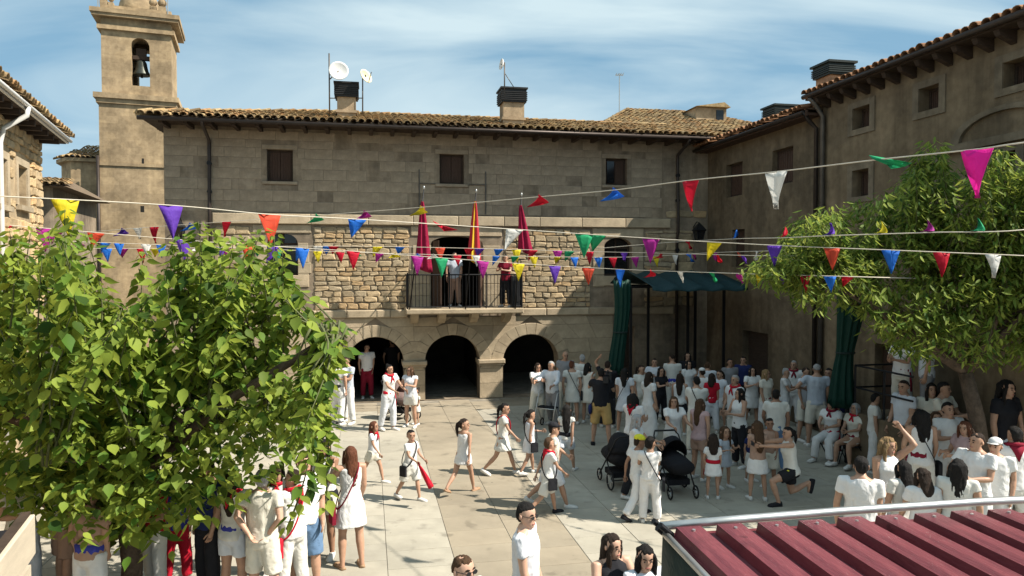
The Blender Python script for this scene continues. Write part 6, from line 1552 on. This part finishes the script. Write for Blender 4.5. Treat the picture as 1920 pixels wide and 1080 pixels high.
pt_ = RW.w(pb2 - .75, -.75, PZ); pt2 = RW.w(pb2 - .35, -.55, PZ)
P_('person in white with red sash leaning at the terrace railing', 1770, 640, h=1.68, loc=pt_, rot=-60, pose='hold', bottom='trousers', sash='m', hair='mid', hcol='d', build='m', group='people on the terrace')
P_('man in white shirt on the terrace behind the red sash person', 1790, 640, h=1.74, loc=pt2, rot=-120, pose='stand', bottom='trousers', bcol='g', hcol='k', build='m', group='people on the terrace')
# under the mulberry tree
P_('woman with long auburn hair in short white dress and tan sandals', 655, 838, feet=1068, rot=-150, pose='phone', sleeve=0, bottom='dress', hem=.72, hair='long', hcol='r', shoes='sandal', strap=('m', -1, 'dark red shoulder bag of the auburn haired woman'), group=G4)
i_l2 = P_('woman in white sleeveless top with black cloth tied round her waist', 605, 825, feet=1048, rot=-10, pose='phone', sleeve=0, bottom='shorts', over='k', hair='long', hcol='k', skin='d', group=G4)
P_('man in white shirt and blue denim shorts in the group by the tree', 567, 852, h=1.76, rot=25, pose='stand', build='m', bottom='bermuda', bcol='j', hcol='d', sleeve=.8, group=G4)
P_('woman in white sleeveless top and wide white trousers with red neckerchief', 545, 882, h=1.62, rot=-120, pose='phone', sleeve=.12, bottom='trousers', scarf='r', hair='short', hcol='d', strap=('r', -1, 'bright red shoulder bag of the wide trousers woman'), group=G4)
P_('person in cream tee and shorts with hands clasped behind the back', 487, 882, h=1.7, rot=172, pose='behind', top='c', bcol='c', bottom='bermuda', build='m', hcol='g', hair='short', skin='l', group=G4)
P_('woman in white shorts with blue waist sash and red scarf tail', 432, 885, h=1.62, rot=165, pose='stand', bottom='shorts', sash='u', scarf='r', hair='long', hcol='d', skin='m', group=G4)
P_('person in dark navy clothes under the leaves', 385, 862, h=1.72, rot=-30, pose='stand', top='n', bottom='trousers', bcol='k', build='m', hcol='k', group=G4)
P_('child in blue top and red trousers under the leaves', 325, 925, h=1.4, d=9.2, rot=30, pose='stand', top='u', bottom='trousers', bcol='r', hcol='d', build='m', group=G4)
P_('person in bright red shirt with red neckerchief under the leaves', 282, 905, h=1.5, d=8.9, rot=-20, pose='hold', top='r', bottom='trousers', scarf='r', hcol='d', group=G4)
P_('person in tan top, blue sash and white shorts seen from behind at the tree', 160, 900, h=1.62, d=8.0, rot=170, pose='stand', top='z', sash='u', bottom='bermuda', hcol='k', build='m', group=G4)
P_('person in white tee and brown shorts beside the wooden stall', 110, 872, h=1.7, d=8.9, rot=150, pose='hold', bottom='bermuda', bcol='z', hcol='b', group=G4)
P_('person in brown sun hat at the wooden stall', 30, 862, h=1.68, d=8.6, rot=60, pose='hold', top='c', bottom='trousers', cap='Hz', hcol='d', group=G4)
P_('girl in white top and red scarf half hidden behind the cream tee person', 517, 872, h=1.5, d=9.4, rot=10, pose='stand', top='w', bottom='shorts', scarf='r', hair='mid', hcol='k', group=G4)
# at the front
P_('man in sunglasses and white tee in front of the tan paving', 985, 944, h=1.78, rot=75, pose='stand', build='m', bottom='trousers', hcol='k', glasses=True, skin='l', group=G5)
P_('man with shaved head and sunglasses at the front', 868, 1045, h=1.76, rot=60, pose='stand', build='m', bottom='trousers', hair='buzz', hcol='b', glasses=True, skin='l', group=G5)
P_('girl with long brown hair, bare shoulders and black top at the front', 1148, 1004, h=1.6, rot=25, pose='hold', sleeve=0, top='k', bottom='shorts', hair='long', hcol='d', skin='l', group=G5)
P_('dark haired girl in white top beside the green tarpaulin', 1212, 1024, h=1.58, rot=20, pose='stand', bottom='shorts', hair='long', hcol='k', skin='l', group=G5)
# on the balcony
bp_ = lambda px, y: TH.w(tx(px, 550, y), y, bzf)
P_('person in white shirt in the balcony doorway', 850, 470, h=1.68, loc=bp_(852, .1), rot=10, pose='stand', build='m', top='s', bottom='trousers', bcol='z', hcol='k', group='people on the balcony')
P_('person in dark clothes at the balcony rail by the loudspeaker', 955, 490, h=1.6, loc=bp_(948, -.45), rot=-20, pose='cross', top='m', bottom='trousers', bcol='k', hcol='k', group='people on the balcony')

# ---- fuse the skins and garments
objs = []
for j in JOBS:
    me = bpy.data.meshes.new(j.name); me.from_pydata([tuple(v) for v in j.tubes.v], [], j.tubes.f)
    bm = bmesh.new(); bm.from_mesh(me); bmesh.ops.recalc_face_normals(bm, faces=bm.faces); bm.to_mesh(me); bm.free()
    o = bpy.data.objects.new('tmp', me); COL.objects.link(o)
    r_ = o.modifiers.new('r', 'REMESH'); r_.mode = 'VOXEL'; r_.voxel_size = j.voxel
    s_ = o.modifiers.new('s', 'SMOOTH'); s_.factor = .5; s_.iterations = 4 if j.name != 'body' else 3
    objs.append(o)
dg = bpy.context.evaluated_depsgraph_get()
tri = 0
for j, o in zip(JOBS, objs):
    me = bpy.data.meshes.new_from_object(o.evaluated_get(dg)); me.name = j.name
    me.materials.clear()
    for q in j.mats: me.materials.append(q)
    if j.wrinkle:
        off = Vector((j.seed*3.1, j.seed*1.7, 0)); vs_ = me.vertices; nm = [v.normal.copy() for v in vs_]
        for v, n_ in zip(vs_, nm):
            p = v.co
            if j.name == 'hair': w = noise.noise(Vector((p.x*60, p.y*60, p.z*14)) + off)*.7 + noise.noise(Vector((p.x*24, p.y*24, p.z*12)) + off)*.6
            else: w = noise.noise(Vector((p.x*11, p.y*11, p.z*7)) + off)*.7 + noise.noise(Vector((p.x*26, p.y*26, p.z*16)) + off)*.4
            v.co = p + n_*w*j.wrinkle
    if j.extra and j.extra.v:
        bm = bmesh.new(); bm.from_mesh(me)
        for f_ in bm.faces: f_.material_index = 0
        vv = [bm.verts.new(v) for v in j.extra.v]
        for f_, mi_ in zip(j.extra.f, j.extra.mi):
            try: q = bm.faces.new([vv[i] for i in f_]); q.material_index = mi_; q.smooth = True
            except ValueError: pass
        bm.to_mesh(me); bm.free()
    else: me.polygons.foreach_set('material_index', [0]*len(me.polygons))
    me.polygons.foreach_set('use_smooth', [True]*len(me.polygons)); me.update()
    tri += 2*len(me.polygons)
    link(j.name, me, j.parent)
for o in objs:
    me = o.data; bpy.data.objects.remove(o); bpy.data.meshes.remove(me)
print('people faces', tri)

# ---- things people hold or push
def local_thing(name, label, cat, info, group=None): return thing(name, label, cat, info['loc'], info['rot'], group=group)
def wheel(par, c, r, w=.03, axis=Vector((1,0,0))):
    q = axis.to_track_quat('Z', 'Y').to_matrix(); rr = [[Vector(c) + q @ Vector(((r - .018 + .018*math.cos(b_))*math.cos(a), (r - .018 + .018*math.cos(b_))*math.sin(a), w/2*math.sin(b_))) for b_ in [2*math.pi*k/6 for k in range(6)]] for a in [2*math.pi*i/16 for i in range(17)]]
    o = MB().rings(rr, False).build('wheel', M['rubber'], par, smooth=True)
    s = MB()
    for i in range(5):
        a = 2*math.pi*i/5; s.tube([Vector(c), Vector(c) + q @ Vector(((r-.02)*math.cos(a), (r-.02)*math.sin(a), 0))], .008, 5)
    s.tube([Vector(c) - axis*.02, Vector(c) + axis*.02], .025, 8); s.build('spokes', M['galv'], o)
def pram(label, loc, rz, hood, big=.17, small=.12):
    """x across, front toward -y"""
    o = thing('pram', label, 'pram', loc, rz); W_ = .24
    for s in (1, -1): wheel(o, (s*(W_ + .05), .28, big), big); wheel(o, (s*W_, -.36, small), small)
    q = MB()
    for s in (1, -1):
        q.tube([(s*(W_ + .02), .28, big), (s*W_, -.02, .5), (s*W_, -.36, small)], .014, 6); q.tube([(s*W_, -.36, small + .02), (s*W_, .05, .56), (s*W_, .42, .95), (s*W_*.8, .5, 1.02)], .014, 6)
    q.tube([(-W_*.8, .5, 1.02), (W_*.8, .5, 1.02)], .018, 8); q.tube([(-W_ - .02, .28, big), (W_ + .02, .28, big)], .012, 6); q.build('chassis', M['iron'], o, smooth=True)
    n = 14; rr = []
    for (yy, zb, zt_, w) in ((-.42, .50, .62, .17), (-.36, .42, .68, .22), (-.1, .36, .72, .24), (.2, .38, .72, .24), (.34, .44, .74, .2), (.38, .5, .7, .15)):
        rr.append([Vector((w*math.cos(2*math.pi*k/n), yy, (zb + zt_)/2 + (zt_ - zb)/2*math.sin(2*math.pi*k/n))) for k in range(n)])
    MB().rings(rr).build('seat', hood, o, smooth=True)
    rr = []
    for i in range(8):
        a = math.pi*(.02 + .62*i/7); r_ = .34 + .012*(i % 2)
        rr.append([Vector((.245*math.cos(math.pi*k/10)*(1 if i % 2 else .97), .1 + r_*math.cos(a) * (0.35 + .65*math.sin(math.pi*k/10)), .66 + r_*math.sin(a)*math.sin(math.pi*k/10))) for k in range(11)])
    MB().rings(rr, False, closed=False).build('hood', hood, o, smooth=True).modifiers.new('thick', 'SOLIDIFY').thickness = .012
    q = MB(); q.box(-.2, .2, -.2, .24, .2, .3); q.build('basket', M['blackcloth'], o)
    return o
lp = on_z(752, 786); pram('mauve hooded pram pushed by the red sash woman near the arches', (lp.x, lp.y, 0), R(65), M['pram'])
lp = Vector(((1268 - 960)/FPX*12.9, 12.9, 0)); pram('large black pushchair standing in the shade among the crowd', lp, R(10), M['blackcloth'])
lp = Vector(((1162 - 960)/FPX*13.4, 13.4, 0)); pram('black pushchair seen from its back next to the yellow cap child', lp, R(195), M['blackcloth'])
# red cloth in the boy's hand
o = local_thing('red_cloth', 'bright red cloth hanging from the hand of the walking boy', 'cloth', i_boy); S_, E_, W_, dv_ = i_boy['arms'][1]
hp_ = W_ + dv_*.06; rr = []
for i in range(8):
    t = i/7; rr.append([hp_ + Vector((-.02 + .03*t - .06*t*math.sin(k), -.02 - .22*t + (k - 2.5)*.035*(t**.6 + .12), -.36*t + .03*math.sin(k*1.9 + 2*t))) for k in range(6)])
MB().rings(rr, False, closed=False).build('fabric', CL['r'], o, smooth=True).modifiers.new('thick', 'SOLIDIFY').thickness = .006
# television camera on the cameraman's shoulder
o = local_thing('television_camera', 'black shoulder television camera carried by the cameraman', 'camera', i_cam); hh = i_cam['h']
q = MB(); q.chbox(-.20, -.06, -.28, .12, hh*.82, hh*.82 + .17, .015); q.box(-.19, -.07, .121, .26, hh*.82 + .01, hh*.82 + .15); q.build('camera_body', M['plastic'], o)
MB().tube([(-.13, -.28, hh*.82 + .09), (-.13, -.40, hh*.82 + .09), (-.13, -.44, hh*.82 + .09)], [.05, .055, .07], 12).build('lens', M['rubber'], o, smooth=True)
MB().tube([(-.13, -.2, hh*.82 + .17), (-.13, -.18, hh*.82 + .24), (-.13, .04, hh*.82 + .24), (-.13, .06, hh*.82 + .17)], .014, 6).build('handle', M['plastic'], o)
MB().tube([(-.05, -.3, hh*.82 + .2), (-.05, -.05, hh*.82 + .2)], .018, 8).build('microphone', M['rubber'], o)
o = local_thing('waist_pouch', 'dark blue pouch at the hip of the cameraman', 'bag', i_cam, 'bags people carry'); q = MB(); q.ball((.24, .05, hh*.47), (.05, .1, .12), 10, 8); q.build('pouch', CL['n'], o, smooth=True); MB().tube([(.22, .05, hh*.47 + .1), (.2, .02, hh*.56), (.16, 0, hh*.62)], .012, 6).build('strap', CL['k'], o)
# phone of the kneeling woman
o = local_thing('phone', 'dark phone held out by the kneeling woman', 'phone', i_kneel); W0, W1_ = i_kneel['arms'][0][2] + i_kneel['arms'][0][3]*.08, i_kneel['arms'][1][2] + i_kneel['arms'][1][3]*.08; c = (W0 + W1_)/2
MB().chbox(c.x - .075, c.x + .075, c.y - .05, c.y - .041, c.z - .035, c.z + .04, .003).build('phone_body', M['plastic'], o)
o = local_thing('waist_bag', 'neon yellow waist bag on the hip of the kneeling woman', 'bag', i_kneel, 'bags people carry'); q = MB(); zz = i_kneel['zp']; q.ball((.13, -.06, zz + .0), (.05, .1, .075), 10, 8); q.build('pouch', CL['y'], o, smooth=True)
# black jacket hanging from the woman's arm
o = local_thing('hanging_jacket', 'black jacket hanging from the arm of the sleeveless top woman', 'jacket', i_l2); S_, E_, W_, dv_ = i_l2['arms'][1]; base_ = E_.lerp(W_, .5); rr = []
for i in range(7):
    t = i/6; rr.append([base_ + Vector((-.03 - .05*t + .02*math.sin(k*2 + t), (k - 3)*.05*(1 + .4*t), .03 - (.55 + .08*math.sin(k*1.3))*t)) for k in range(7)])
MB().rings(rr, False, closed=False).build('fabric', CL['k'], o, smooth=True).modifiers.new('thick', 'SOLIDIFY').thickness = .02
# walking frame, chairs
lp = on_z(1030, 804); o = thing('walking_frame', 'grey wheeled walking frame before the white shirt man', 'walker', (lp.x - .05, lp.y + .1, 0), R(-30))
q = MB()
for s in (1, -1): q.tube([(s*.26, -.25, .1), (s*.26, -.1, .5), (s*.26, .05, .88), (s*.26, .2, .9)], .014, 6); q.tube([(s*.26, .22, .1), (s*.26, -.06, .55)], .014, 6)
q.tube([(-.26, -.1, .5), (.26, -.1, .5)], .014, 6); q.build('frame', M['galv'], o, smooth=True)
for s in (1, -1):
    for yy in (-.25, .22): wheel(o, (s*.26, yy, .1), .1)
MB().chbox(-.24, .24, -.08, .14, .5, .54, .01).build('seat', M['blackcloth'], o)
def chair(label, info):
    o = thing('folding_chair', label, 'chair', info['loc'], info['rot'], group='folding chairs')
    MB().box(-.21, .21, -.2, .2, .42, .45).build('seat', M['plastic'], o); MB().box(-.2, .2, .205, .225, .62, .86).build('backrest', M['plastic'], o)
    for s in (1, -1):
        MB().tube([(s*.22, -.2, .0), (s*.22, .0, .43), (s*.22, .22, .88)], .012, 6).build('leg', M['iron'], o); MB().tube([(s*.2, .24, .0), (s*.2, -.14, .43)], .012, 6).build('leg', M['iron'], o)
chair('black folding chair under the woman in white trousers', i_sit1); chair('black folding chair under the grey haired seated woman', i_sit2)
